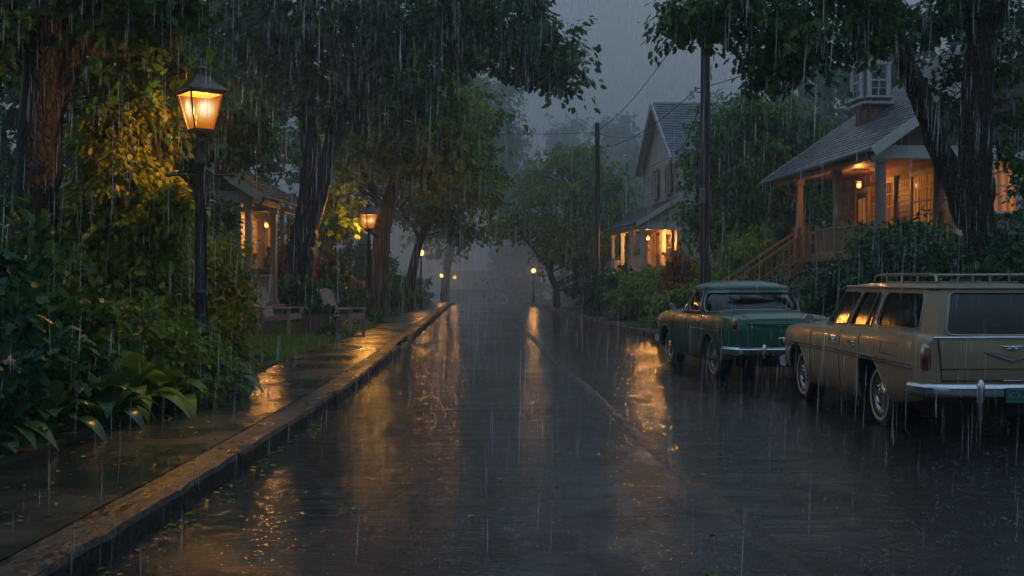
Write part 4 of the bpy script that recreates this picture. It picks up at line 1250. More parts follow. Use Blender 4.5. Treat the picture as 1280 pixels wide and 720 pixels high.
def rp(v, side, e=0): 
    return W.P(v, (U0 - ov if side < 0 else U1 + ov), top - SLW * ov + e)
a0, a1 = rp(F - .45, -1), rp(F + 5.4, -1); b0, b1 = rp(F - .45, 1), rp(F + 5.4, 1); c0, c1 = W.P(F - .45, um, apex + .08), W.P(F + 5.4, um, apex + .08)
W.shingles(rf, a0, a1, c0, c1, seed=8); W.shingles(rf, b0, b1, c0, c1, seed=9)
roof = rf.build('roof', M['shingle_d'], r)
sb = MB(); W.slab(sb, a0, a1, c0, c1, .1); W.slab(sb, b0, b1, c0, c1, .1); sb.build('roof_boards', M['trim'], roof)
for a, b in ((a0, c0), (b0, c0)):
    vb = MB(); d = Vector((-.03, 0, -.1)); vb.beam(a + d, b + d, .05, .26); vb.build('bargeboard', M['trim'], roof)
# porch: lean-to roof along the street front, clapboard cheek facing the camera
PZ, PS = 2.3, .60
pr = MB(); e0, e1 = W.P(-.1, 0, PZ), W.P(-.1, 8.0, PZ); q0, q1 = W.P(F + .3, 0, PZ + PS * (F + .4)), W.P(F - .02, 8.0, PZ + PS * (F + .08))
q0 = W.P(F - .02, 0, PZ + PS * (F + .08))
W.shingles(pr, e0, e1, q0, q1, seed=12); prf = pr.build('porch_roof', M['shingle_d'], r)
sb = MB(); W.slab(sb, e0, e1, q0, q1, .09); sb.build('roof_boards', M['trim'], prf)
vb = MB(); vb.beam(e0 + Vector((0, -.03, -.08)), q0 + Vector((0, -.03, -.08)), .045, .2); vb.build('bargeboard', M['trim'], prf)
gt = MB(); gt.tube([W.P(-.15, -.05, PZ - .03), W.P(-.15, 8.05, PZ - .05)], .06, 6); gt.build('gutter', M['gutter'], prf, smooth=True)
ck = MB(); lo = lambda z: min(.98, max(0, (z - PZ + .05) / PS / (F + .05))); hi = lambda z: 1.0
W.siding(ck, (.05, .22), (F, .22), PZ - .1, PZ + PS * F - .1, (0, -1), lo, hi); ck.build('porch_gable', M['clap_w'], r)
bm_ = MB(); W.box(bm_, (.1, .14, PZ - .3), (F + .05, .3, PZ - .1), .01); W.box(bm_, (.1, .31, PZ - .28), (.3, 7.8, PZ - .1), .01); bm_.build('porch_beam', M['trim'], r)
fl = MB(); W.box(fl, (0, .1, -.12), (F, 7.9, 0), .01); fl.build('porch_floor', M['wood'], r)
cl = MB(); W.box(cl, (.3, .32, PZ - .14), (F, 7.8, PZ - .1)); cl.build('porch_ceiling', M['wood'], r)
fd = MB(); W.box(fd, (.1, .15, -2.3), (F, 7.85, -.13)); W.box(fd, (F + .01, U0 + .02, -2.6), (F + 5, U1, -.58)); fd.build('foundation', M['stone'], r)
for u in (.22, 2.6, 5.0, 7.6): W.column(.2, u, 0, PZ - .28, .17, 'trim')
W.column(F - .12, .22, 0, PZ - .28, .15, 'trim')
W.railing((.2, .32, 0), (.2, 2.5, 0), mat='trim'); W.railing((.2, 5.1, 0), (.2, 7.5, 0), mat='trim')
entry_door(W, (F - .03, 4.6, 0), (0, 1), (-1, 0))
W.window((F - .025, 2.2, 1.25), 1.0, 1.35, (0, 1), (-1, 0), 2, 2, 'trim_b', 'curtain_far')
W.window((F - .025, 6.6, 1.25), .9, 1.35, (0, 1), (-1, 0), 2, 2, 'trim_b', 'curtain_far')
W.window((F - .025, 2.3, 4.45), .62, 1.35, (0, 1), (-1, 0), 2, 2, 'trim', 'glass_dim', shutters='wood_dark')
W.window((F - .025, 5.2, 4.45), .62, 1.35, (0, 1), (-1, 0), 2, 2, 'trim', 'glass_dim', shutters='wood_dark')
W.window((F + 1.8, U0 - .025, 4.4), .8, 1.35, (1, 0), (0, -1), 2, 2, 'trim', 'glass_dim')
W.lamp(1.1, 3.3, 1.72, 330, drop=.45)

# ---------- left: brown porch house behind the tall lantern
G = House('porch_house', 'brown timber house with grey posts half hidden behind the tall lantern', -6.65, 29.6, .95, R(-2.5), -1)
r = G.root; EZ, SL, RV = 2.95, .62, 2.9; rz_ = EZ + SL * RV; U0, U1 = 0, 3.5
w = MB(); G.siding(w, (2.6, .9), (2.6, 3.3), -.1, EZ + .8, (-1, 0)); G.siding(w, (2.6, .9), (5.5, .9), -1.2, EZ, (0, -1)); G.box(w, (2.64, .94, -1.2), (5.5, 3.3, EZ - .05)); w.build('wall', M['clap_b'], r)
g_ = MB(); gv0, gv1 = .3, 2 * RV - .3
lo = lambda z: max(0, min(.5, ((z - EZ + .10) / SL - gv0) / (gv1 - gv0))); hi = lambda z: 1 - lo(z)
G.siding(g_, (gv0, .45), (gv1, .45), EZ + .12, rz_ - .15, (0, -1), lo, hi, pitch=.15); g_.build('gable', M['clap_b'], r)
t = MB(); G.box(t, (.25, .38, EZ - .2), (gv1, .58, EZ + .1), .01); G.box(t, (.25, .6, EZ - .2), (.45, 3.3, EZ - .02), .01); G.box(t, (2.55, .86, -.6), (2.72, .93, EZ - .21), .008); t.build('porch_beam', M['trim_b'], r)
rf = MB(); e0, e1 = G.P(-.1, U0, EZ), G.P(-.1, U1, EZ); q0, q1 = G.P(RV, U0, rz_), G.P(RV, U1, rz_); k0, k1 = G.P(2 * RV + .1, U0, EZ), G.P(2 * RV + .1, U1, EZ)
G.shingles(rf, e0, e1, q0, q1, seed=21); G.shingles(rf, k0, k1, q0, q1, seed=22); roof = rf.build('roof', M['shingle_k'], r)
sb = MB(); G.slab(sb, e0, e1, q0, q1, .1); G.slab(sb, k0, k1, q0, q1, .1); sb.build('roof_boards', M['trim_b'], roof)
for a in (e0, k0):
    vb = MB(); vb.beam(a + Vector((0, -.03, -.09)), q0 + Vector((0, -.03, -.09)), .045, .22); vb.build('bargeboard', M['trim_b'], roof)
gt = MB(); gt.tube([G.P(-.16, -.05, EZ - .04), G.P(-.16, U1, EZ - .06)], .06, 7); gt.tube([G.P(-.16, .1, EZ - .08), G.P(0, .12, EZ - .25), G.P(.3, .2, EZ - .4)], .03, 5); gt.build('gutter', M['gutter'], roof, smooth=True)
fl = MB(); G.box(fl, (.1, .35, -.12), (2.6, 3.3, 0), .01); fl.build('porch_floor', M['wood'], r)
fd = MB(); G.box(fd, (.15, .4, -1.4), (2.6, 3.3, -.13)); fd.build('foundation', M['stone'], r)
for v, u, wd in ((.4, .5, .17), (1.0, .5, .15), (1.55, .5, .17), (2.15, .5, .15), (.4, 3.15, .16)): G.column(v, u, 0, EZ - .2, wd, 'trim_b')
G.railing((.4, .62, 0), (.4, 3.05, 0)); G.railing((.5, .5, 0), (2.1, .5, 0), n=12)
entry_door(G, (2.57, 2.7, 0), (0, 1), (-1, 0))
G.window((2.575, 1.55, 1.5), .7, 1.4, (0, 1), (-1, 0), 2, 2, 'trim_b')
G.window((4.2, .875, 1.5), .9, 1.4, (1, 0), (0, -1), 2, 2, 'trim_b', 'glass_dim')
G.lamp(1.7, 2.4, 2.2, 14, drop=.5)

# ---------- left: small cottage with the glowing porch farther back
Q = House('cottage', 'small cottage with grey roof and orange glowing porch seen between lantern and forked tree', -8.9, 44.5, 2.1, R(-3), -1)
r = Q.root; EZ = 2.55; RV = 3.6; SL = .55; rz_ = EZ + SL * RV; U0, U1 = 0, 6
w = MB(); Q.siding(w, (2.0, .6), (2.0, 5.8), -.1, EZ + .5, (-1, 0)); Q.siding(w, (2.0, .6), (7, .6), -1, EZ, (0, -1)); Q.box(w, (2.04, .64, -1), (7, 5.8, EZ - .05))
lo = lambda z: max(0, min(.5, (z - EZ + .1) / SL / (2 * RV))); hi = lambda z: 1 - lo(z)
Q.siding(w, (0, .4), (2 * RV, .4), EZ + .1, rz_ - .1, (0, -1), lo, hi); w.build('wall', M['clap'], r)
rf = MB(); e0, e1 = Q.P(-.15, U0, EZ), Q.P(-.15, U1, EZ); q0, q1 = Q.P(RV, U0, rz_), Q.P(RV, U1, rz_); k0, k1 = Q.P(2 * RV + .1, U0, EZ), Q.P(2 * RV + .1, U1, EZ)
Q.shingles(rf, e0, e1, q0, q1, seed=31); Q.shingles(rf, k0, k1, q0, q1, seed=32); roof = rf.build('roof', M['shingle'], r)
sb = MB(); Q.slab(sb, e0, e1, q0, q1, .1); Q.slab(sb, k0, k1, q0, q1, .1); sb.build('roof_boards', M['trim_b'], roof)
fl = MB(); Q.box(fl, (.05, .3, -.12), (2.0, 5.8, 0), .01); fl.build('porch_floor', M['wood'], r)
fd = MB(); Q.box(fd, (.1, .35, -2.2), (7, 5.8, -.13)); fd.build('foundation', M['stone'], r)
bm_ = MB(); Q.box(bm_, (.2, .4, EZ - .28), (2.0, .55, EZ - .08), .01); Q.box(bm_, (.2, .56, EZ - .27), (.36, 5.8, EZ - .08), .01); bm_.build('porch_beam', M['trim_b'], r)
for v, u in ((.3, .5), (1.6, .5), (.3, 3), (.3, 5.6)): Q.column(v, u, 0, EZ - .27, .14, 'trim_b')
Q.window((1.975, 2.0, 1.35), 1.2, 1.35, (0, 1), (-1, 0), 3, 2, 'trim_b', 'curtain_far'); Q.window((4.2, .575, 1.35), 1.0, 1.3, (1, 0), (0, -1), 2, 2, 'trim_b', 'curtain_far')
entry_door(Q, (1.97, 4.6, 0), (0, 1), (-1, 0))
Q.railing((.3, .6, 0), (.3, 2.9, 0)); Q.lamp(1.05, .95, 1.75, 210, drop=.5)
st = MB()
for i in range(9):
    z = -.16 * (i + 1); v = -.02 - .28 * i
    Q.box(st, (v - .30, 3.2, z - .05), (v, 4.3, z), .008); Q.box(st, (v - .02, 3.25, z - .16), (v, 4.25, z - .051))
st.build('stairs', M['wood'], r); Q.railing((.05, 3.15, 0), (-2.5, 3.15, -1.44), n=14, name='stair_railing')
bush('leafy bushes hiding the foot of the glowing cottage porch', [(-8.0, 42.6, 2.3, 1.2, .8, .6, 50)], .16, 55, 'rust', 240)

# ---------- far: pale house closing the street, chimney house on the right
D = House('pale_house', 'ghostly pale house facing us at the far end of the street', -7.2, 128, -2.9, R(0), 1)
r = D.root; w = MB(); D.siding(w, (0, 0), (6, 0), -1, 3.6, (0, -1), pitch=.2); D.siding(w, (0, 0), (0, 7), -1, 3.6, (-1, 0), pitch=.2); D.box(w, (.03, .03, -1), (6, 7, 3.6))
w.build('wall', M['clap_w'], r)
rf = MB(); e0, e1, q0, q1 = D.P(-.4, -.5, 3.5), D.P(6.4, -.5, 3.5), D.P(-.4, 3.5, 5.6), D.P(6.4, 3.5, 5.6); D.shingles(rf, e0, e1, q0, q1, .35, .5, seed=41); D.slab(rf, e0, e1, q0, q1); D.slab(rf, D.P(-.4, 7.5, 3.5), D.P(6.4, 7.5, 3.5), q0, q1); rf.build('roof', M['shingle'], r)
for x, z in ((1.4, .8), (4.4, .8), (1.4, 2.7), (4.4, 2.7)): D.window((x, -.02, z), 1.0, 1.3, (1, 0), (0, -1), 2, 2, 'trim', 'glass_dim')

K = House('chimney_house', 'misty house with a tall red brick chimney behind the leafy trees', 15.4, 61, 2.6, R(3), 1)
r = K.root; w = MB(); K.siding(w, (0, 0), (9, 0), -1.5, 4.4, (0, -1)); K.siding(w, (0, 0), (0, 8), -1.5, 4.4, (-1, 0)); K.box(w, (.03, .03, -1.5), (9, 8, 4.4)); w.build('wall', M['clap'], r)
rf = MB(); e0, e1, q0, q1 = K.P(-.4, -.5, 4.3), K.P(9.4, -.5, 4.3), K.P(-.4, 4, 7.4), K.P(9.4, 4, 7.4); K.shingles(rf, e0, e1, q0, q1, seed=43); K.slab(rf, e0, e1, q0, q1); K.slab(rf, K.P(-.4, 8.5, 4.3), K.P(9.4, 8.5, 4.3), q0, q1); rf.build('roof', M['shingle'], r)
ch = MB(); K.box(ch, (.2, 3.2, 3), (1.3, 4.4, 8.6), .02); K.box(ch, (.1, 3.1, 8.3), (1.4, 4.5, 8.55), .02); K.box(ch, (.14, 3.14, 8.0), (1.36, 4.46, 8.1), .02); ch.build('chimney', M['brick'], r)
for x in (2, 6): K.window((x, -.02, 1.4), 1.0, 1.4, (1, 0), (0, -1), 2, 2, 'trim', 'glass_dim')
# ================================================================== lamps, poles, cables
def lantern_post(label, x, y, H, watts, sides=4, rz=R(38), cap=1.0, name='street_lamp', col=(1.0, .52, .12), bar=True, glass='amber'):
    """cast post with ladder bar and tapered four pane lantern"""
    z0 = ground_z(x, y)
    if kl(y) - 1.75 < x < kl(y): z0 = zroad(y) + .165
    root = empty(name, (x, y, z0), rz, label, 'street lamp', 'lantern posts along the street')
    lz = H - 1.02 * cap                      # underside of the lantern
    p = MB()
    p.lathe([(.17, 0), (.17, .05), (.145, .07), (.14, .30), (.12, .34), (.105, .40), (.10, .75), (.118, .78), (.118, .83), (.092, .88), (.078, 1.0), (.074, 1.28), (.09, 1.30), (.09, 1.34), (.068, 1.38),
             (.058, 2.0), (.058, lz - .45), (.075, lz - .42), (.075, lz - .38), (.055, lz - .34), (.05, lz - .16), (.075, lz - .12), (.05, lz - .06), (.03, lz)], 16)
    for k in range(8):                       # fluting ribs
        a = k * PI / 4
        p.tube([(.078 * math.cos(a), .078 * math.sin(a), .95), (.062 * math.cos(a), .062 * math.sin(a), lz - .5)], [.014, .010], 5)
    post = p.build('post', M['iron'], root, smooth=True)
    if bar:
        b = MB(); Rz = Matrix.Rotation(-rz, 4, 'Z')
        b.tube([Rz @ Vector((-.42, 0, lz - .55)), Rz @ Vector((.42, 0, lz - .55))], .016, 6)
        for q in (-.42, .42): b.lathe([(.005, -.03), (.028, -.015), (.028, .015), (.005, .03)], 8, Matrix.Translation(Rz @ Vector((q, 0, lz - .55))))
        b.build('ladder_bar', M['iron'], root, smooth=True)
    c = cap
    f = MB()
    for k in range(4):                       # scrolled cradle
        a = PI / 4 + k * PI / 2; d = Vector((math.cos(a), math.sin(a), 0))
        f.tube([d * .04 + Vector((0, 0, lz - .12)), d * .13 * c + Vector((0, 0, lz - .08)), d * .17 * c + Vector((0, 0, lz + .01))], .012, 5)
    lo_, hi_ = .135 * c, .245 * c            # half widths of lantern bottom and top
    zb, zt = lz + .02, lz + .56 * c
    def ring(h, z): return [Vector((sx * h, sy * h, z)) for sx, sy in ((-1, -1), (1, -1), (1, 1), (-1, 1))]
    b_, t_ = ring(lo_, zb), ring(hi_, zt)
    for i in range(4):
        j = (i + 1) % 4
        f.beam(b_[i], t_[i], .02, .02, (b_[i].x, b_[i].y, 0)); f.beam(b_[i], b_[j], .03, .03); f.beam(t_[i], t_[j], .036, .04)
    f.box((-lo_ - .01, -lo_ - .01, zb - .03), (lo_ + .01, lo_ + .01, zb - .012))
    frame = f.build('lantern_frame', M['copper'], root)
    for i in range(4):
        j = (i + 1) % 4; k = .93
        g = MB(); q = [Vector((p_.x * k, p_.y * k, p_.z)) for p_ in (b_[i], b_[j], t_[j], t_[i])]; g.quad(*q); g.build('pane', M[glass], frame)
    rf = MB(); s2 = math.sqrt(2)
    rf.lathe([(s2 * (hi_ + .055), zt + .015), (s2 * (hi_ + .06), zt + .035), (s2 * hi_ * .80, zt + .13 * c), (s2 * .105 * c, zt + .25 * c), (s2 * .10 * c, zt + .262 * c)], 4, a0=PI / 4)
    rf.lathe([(.085 * c, zt + .262 * c), (.085 * c, zt + .33 * c), (.135 * c, zt + .345 * c), (.13 * c, zt + .365 * c), (.05 * c, zt + .41 * c), (.025 * c, zt + .42 * c), (.022 * c, zt + .45 * c), (.045 * c, zt + .468 * c), (.04 * c, zt + .49 * c), (.008, zt + .52 * c)], 12)
    rf.build('lantern_roof', M['copper'], root)
    bl = MB(); zc = (zb + zt) / 2 + .01
    bl.lathe([(.02, zc - .13), (.04, zc - .10), (.062 * c, zc - .02), (.066 * c, zc + .03), (.045 * c, zc + .10), (.012, zc + .125)], 14)
    bl.build('bulb', M['bulb_core'], root, smooth=True)
    light('street lamp light', (x, y, z0 + zc), watts, col, .07)
    return root


def globe_post(label, x, y, H, watts, r=.16, group='lamps with round bulbs farther down the street'):
    z0 = ground_z(x, y)
    if x < kl(y): z0 = zroad(y) + .15
    root = empty('street_lamp', (x, y, z0), 0, label, 'street lamp', group)
    p = MB(); p.lathe([(.16, 0), (.16, .05), (.11, .12), (.10, .6), (.12, .63), (.07, .7), (.05, 1.0), (.042, H - .42), (.07, H - .38), (.09, H - .34), (.03, H - .335)], 12); p.build('post', M['iron'], root, smooth=True)
    b = MB(); zc = H - .19
    b.lathe([(.03, zc - r)] + [(r * math.cos(a), zc + r * math.sin(a)) for a in np.linspace(-1.2, 1.2, 9)] + [(.02, zc + r)], 14); b.build('bulb', M['bulb'], root, smooth=True)
    c = MB(); c.lathe([(.10, zc + r * .93), (.075, zc + r + .03), (.02, zc + r + .07), (.005, zc + r + .12)], 10); c.build('cap', M['iron'], root, smooth=True)
    light('street lamp light', (x, y, z0 + zc), watts, (1.0, .44, .11), .12)


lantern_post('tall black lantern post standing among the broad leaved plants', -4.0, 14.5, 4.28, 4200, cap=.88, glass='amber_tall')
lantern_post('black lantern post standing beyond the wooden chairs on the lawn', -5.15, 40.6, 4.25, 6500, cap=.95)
globe_post('globe lamp on a slim post beside the slim curving trunk', -4.72, 58.5, 3.1, 120)
globe_post('short dim globe lamp standing before the hazy grey green tree', -5.0, 80, 2.1, 60, .13)
globe_post('distant globe lamp standing highest of the far cluster', -6.0, 108, 4.75, 130, .2)
globe_post('tiny globe lamp next to the ghostly pale house', -6.5, 128, 5.2, 120, .2)
globe_post('lone globe lamp glowing beneath the arching kerbside tree', 1.45, 76, 2.35, 120)


def pole(label, x, y, H, lean=(0, 0)):
    z0 = ground_z(x, y)
    root = empty('utility_pole', (x, y, z0 - .05), 0, label, 'utility pole', 'utility poles on the right pavement')
    m = MB(); m.tube([(lean[0] * t * H, lean[1] * t * H, H * t) for t in np.linspace(0, 1, 9)], [.145 - .035 * t for t in np.linspace(0, 1, 9)], 14); m.build('shaft', M['pole'], root, smooth=True)
    return root, z0


p1, z1 = pole('thick utility pole with conduit box rising behind the green sedan', 5.12, 30.0, 11.0, (.002, 0))
p2, z2 = pole('bare utility pole standing against the round green tree', 4.0, 53.0, 8.9)
def insulator(parent, z, sgn=-1):
    m = MB(); m.tube([(0, 0, z), (sgn * .22, 0, z + .02), (sgn * .24, 0, z + .1)], .015, 5); br = m.build('bracket', M['iron'], parent)
    k = MB(); k.lathe([(.02, z + .08), (.045, z + .10), (.03, z + .12), (.045, z + .14), (.02, z + .17)], 8, Matrix.Translation((sgn * .24, 0, 0))); k.build('insulator', M['ceramic'], br, smooth=True)
for z in (6.55, 8.6): insulator(p1, z)
for z in (8.3, 7.6): insulator(p2, z)
m = MB(); m.bbox((-.16, -.2, 3.6), (.0, -.13, 4.0), .02); m.tube([(-.05, -.165, 0.2), (-.05, -.16, 3.6)], .018, 5); m.tube([(-.05, -.165, 4.0), (-.05, -.15, 8.3)], .018, 5); m.build('conduit', M['gutter'], p1)


def cable(label, a, b, sag, r=.013):
    a = Vector(a); b = Vector(b); m = MB(); pts = []
    for i in range(25):
        t = i / 24; p = a.lerp(b, t); p.z -= sag * 4 * t * (1 - t); pts.append(p)
    o = a.copy(); m.tube([p - o for p in pts], r, 5)
    c = m.build('overhead_cable', M['cable'], smooth=True); c.location = o
    tag(c, label, 'cable', 'overhead cables')


T1 = Vector((4.9, 30, z1 + 8.7)); T1b = Vector((4.9, 30, z1 + 6.6)); T2 = Vector((3.8, 53, z2 + 8.4)); T2b = Vector((3.8, 53, z2 + 7.7))
cable('steep cable climbing from the bare pole to the upper bracket of the thick pole', T1, T2, .5)
cable('cable from the lower bracket of the thick pole down to the bare pole', T1b, T2b, .45)
cable('cable crossing the open sky from the bare pole to the street trees', T2, (-7.5, 56, 9.4), .25)
cable('cable from the thick pole over the bungalow roof toward its lookout', T1b, (11.6, 25, 9.9), .55)
cable('low service cable sagging from the thick pole to the white house wall', (5.0, 30.1, z1 + 6.2), (6.9, 50.9, 8.0), .9)
cable('cable from the bare pole to the gable of the white house', T2, (6.6, 50.5, 8.3), .25, .010)
cable('uppermost cable running from the thick pole out over the parked cars', T1, (7.2, 6, 10.6), .6)

# ================================================================== wooden chairs and planters on the lawn
def garden_chair(label, x, y, rz):
    """slatted garden armchair; front faces +x"""
    z = ground_z(x, y)
    root = empty('garden_chair', (x, y, z), rz, label, 'garden chair', 'wooden armchairs on the lawn'); root.scale = (1.14, 1.14, 1.14)
    s = MB()
    for i in range(6):
        a = -.28 + i * .105
        s.bbox((a, -.30, .40 + .012 * i), (a + .092, .30, .428 + .012 * i), .006)
    s.bbox((.33, -.31, .36), (.36, .31, .455), .008); s.build('seat', M['chairwood'], root)
    b = MB()
    n = 6
    for i in range(n):
        c = -.27 + .54 * (i + .5) / n; hgt = .80 - 1.1 * c * c
        p0 = Vector((-.28, c * .88, .36)); p1 = Vector((-.28 - .36 * hgt, c * 1.12, .36 + hgt * .93))
        b.beam(p0, p1, .082, .022, (1, 0, .4))
    b.beam((-.36, -.28, .52), (-.36, .28, .52), .03, .06, (1, 0, .4)); b.beam((-.50, -.29, .86), (-.50, .29, .86), .03, .06, (1, 0, .4))
    b.build('backrest', M['chairwood'], root)
    for sg in (-1, 1):
        a = MB(); a.bbox((-.42, sg * .35 - .055, .60), (.38, sg * .35 + .055, .625), .008); a.build('armrest', M['chairwood'], root)
        l = MB(); l.beam((.33, sg * .335, -.02), (.33, sg * .335, .60), .03, .07, (1, 0, 0)); l.build('leg', M['chairwood'], root)
        l = MB(); l.beam((-.50, sg * .30, -.02), (-.22, sg * .315, .44), .03, .08, (1, 0, .4)); l.beam((-.30, sg * .315, .38), (.34, sg * .315, .40), .025, .085); l.beam((-.40, sg * .345, .40), (-.40, sg * .345, .60), .03, .06, (1, 0, 0)); l.build('leg', M['chairwood'], root)
    return root


garden_chair('rose brown slatted armchair half hidden by the golden shrub', -5.8, 28.4, R(-14))
garden_chair('rose brown slatted armchair standing beside the pavement', -4.62, 31.2, R(-22))


def planter(label, x, y, w, h, rz):
    z = ground_z(x, y); root = empty('planter_box', (x, y, z), rz, label, 'planter', 'wooden planters between the chairs')
    b = MB()
    for k in range(4):
        for i in range(3):
            z0 = .02 + h * i / 3; z1_ = z0 + h / 3 - .012
            Mk = Matrix.Rotation(k * PI / 2, 4, 'Z'); b.bbox((-w / 2 + .028, -w / 2, z0), (w / 2 - .028, -w / 2 + .028, z1_), .004, Mk)
        b.bbox((-w / 2 - .008, -w / 2 - .008, 0), (-w / 2 + .05, -w / 2 + .05, h + .02), .006, Matrix.Rotation(k * PI / 2, 4, 'Z'))
    b.build('box', M['planter'], root)
    s = MB(); s.box((-w / 2 + .03, -w / 2 + .03, h - .08), (w / 2 - .03, w / 2 - .03, h - .06)); s.build('soil', M['ground'], root)
    return z


zp = planter('brown board planter beside the armchair by the golden shrub', -5.08, 29.0, .62, .5, R(8))
hosta('bushy plant overflowing the brown board planter', -5.08, 29.0, 30, .42, 351, 'dark', name='potted_plant', z=zp + .45, arch=.9)
zp = planter('low reddish planter in front of the pavement armchair', -4.8, 29.3, .56, .36, R(-10))
hosta('long leaved plant spilling from the low reddish planter', -4.8, 29.3, 44, .5, 352, 'hosta', name='potted_plant', z=zp + .30, arch=.8)
hosta('drooping plant on the lawn edge between planter and pavement', -4.62, 28.5, 26, .4, 353, 'hosta')
# bench table behind
root = empty('side_table', (-5.6, 33.2, ground_z(-5.6, 33.2)), R(10), 'thin legged wooden table behind the armchairs', 'table')
m = MB()
for i in range(5): m.bbox((-.4, -.32 + i * .13, .70), (.4, -.32 + i * .13 + .118, .725), .005)
m.build('table_top', M['chairwood'], root)
for sx, sy in ((-1, -1), (1, -1), (1, 1), (-1, 1)):
    m = MB(); m.beam((sx * .34, sy * .26, -.02), (sx * .34, sy * .26, .70), .05, .05, (0, 1, 0)); m.build('leg', M['chairwood'], root)
# ================================================================== cars (local frame: +x forward, +y the car's left, z up)
def hermite(xs, ys_):
    xs = np.array(xs, float); ys_ = np.array(ys_, float)
    d = np.gradient(ys_, xs)
    def f(x):
        i = int(np.clip(np.searchsorted(xs, x) - 1, 0, len(xs) - 2)); h = xs[i + 1] - xs[i]; t = min(1, max(0, (x - xs[i]) / h))
        return ((2 * t ** 3 - 3 * t ** 2 + 1) * ys_[i] + (t ** 3 - 2 * t ** 2 + t) * h * d[i] + (-2 * t ** 3 + 3 * t ** 2) * ys_[i + 1] + (t ** 3 - t ** 2) * h * d[i + 1])
    return f


class Shell:
    """lower body: cross sections lofted from tail to nose"""
    def __init__(self, X, w, zb, zs, zd, belly=.42, tuck=.05):
        self.X = X; self.w = hermite(X, w); self.zb = hermite(X, zb); self.zs = hermite(X, zs); self.zd = hermite(X, zd); self.tuck = tuck

    def sec(self, x):
        w, zb, zs, zd = self.w(x), self.zb(x), self.zs(x), self.zd(x)
        H = zs - zb
        return [(0, zb + .02), (w * .78, zb + .01), (w * .915, zb + .0), (w * .955, zb + .05), (w * .985, zb + H * .25), (w * 1.0, zb + H * .48), (w * .998, zb + H * .70), (w * .982, zb + H * .87),
                (w * .955, zs - .022), (w * .915, zs - .002), (w * .86, zs + .004), (w * .72, zs * .55 + zd * .45), (w * .45, zd * .92 + zs * .08), (w * .2, zd), (0, zd)]

    def side_y(self, x, z):
        s = self.sec(x)[2:11]
        return float(np.interp(z, [p[1] for p in s], [p[0] for p in s]))

    def top_z(self, x, y):
        s = self.sec(x)[9:]
        return float(np.interp(abs(y), [p[0] for p in s][::-1], [p[1] for p in s][::-1]))

    def mesh(self, mb, step=.05):
        xs = np.linspace(self.X[0], self.X[-1], int((self.X[-1] - self.X[0]) / step) + 1)
        loops = []
        for x in xs:
            s = self.sec(x)
            ring = [(x, y, z) for y, z in s] + [(x, -y, z) for y, z in s[-2:0:-1]]
            loops.append(ring)
        n = len(loops[0]); vs = [p for l in loops for p in l]; fs = []
        for i in range(len(loops) - 1):
            for k in range(n):
                k2 = (k + 1) % n
                fs.append((i * n + k, (i + 1) * n + k, (i + 1) * n + k2, i * n + k2))
        for off, flip in ((0, False), ((len(loops) - 1) * n, True)):
            for k in range(0, n // 2):
                a, b = off + k, off + k + 1; c, d = off + (n - k - 1) % n, off + (n - k) % n
                q = [a, b, c, d]
                q = [v for i, v in enumerate(q) if v not in q[:i]]
                if len(q) >= 3: fs.append(tuple(q if not flip else q[::-1]))
        return mb.add(vs, fs)


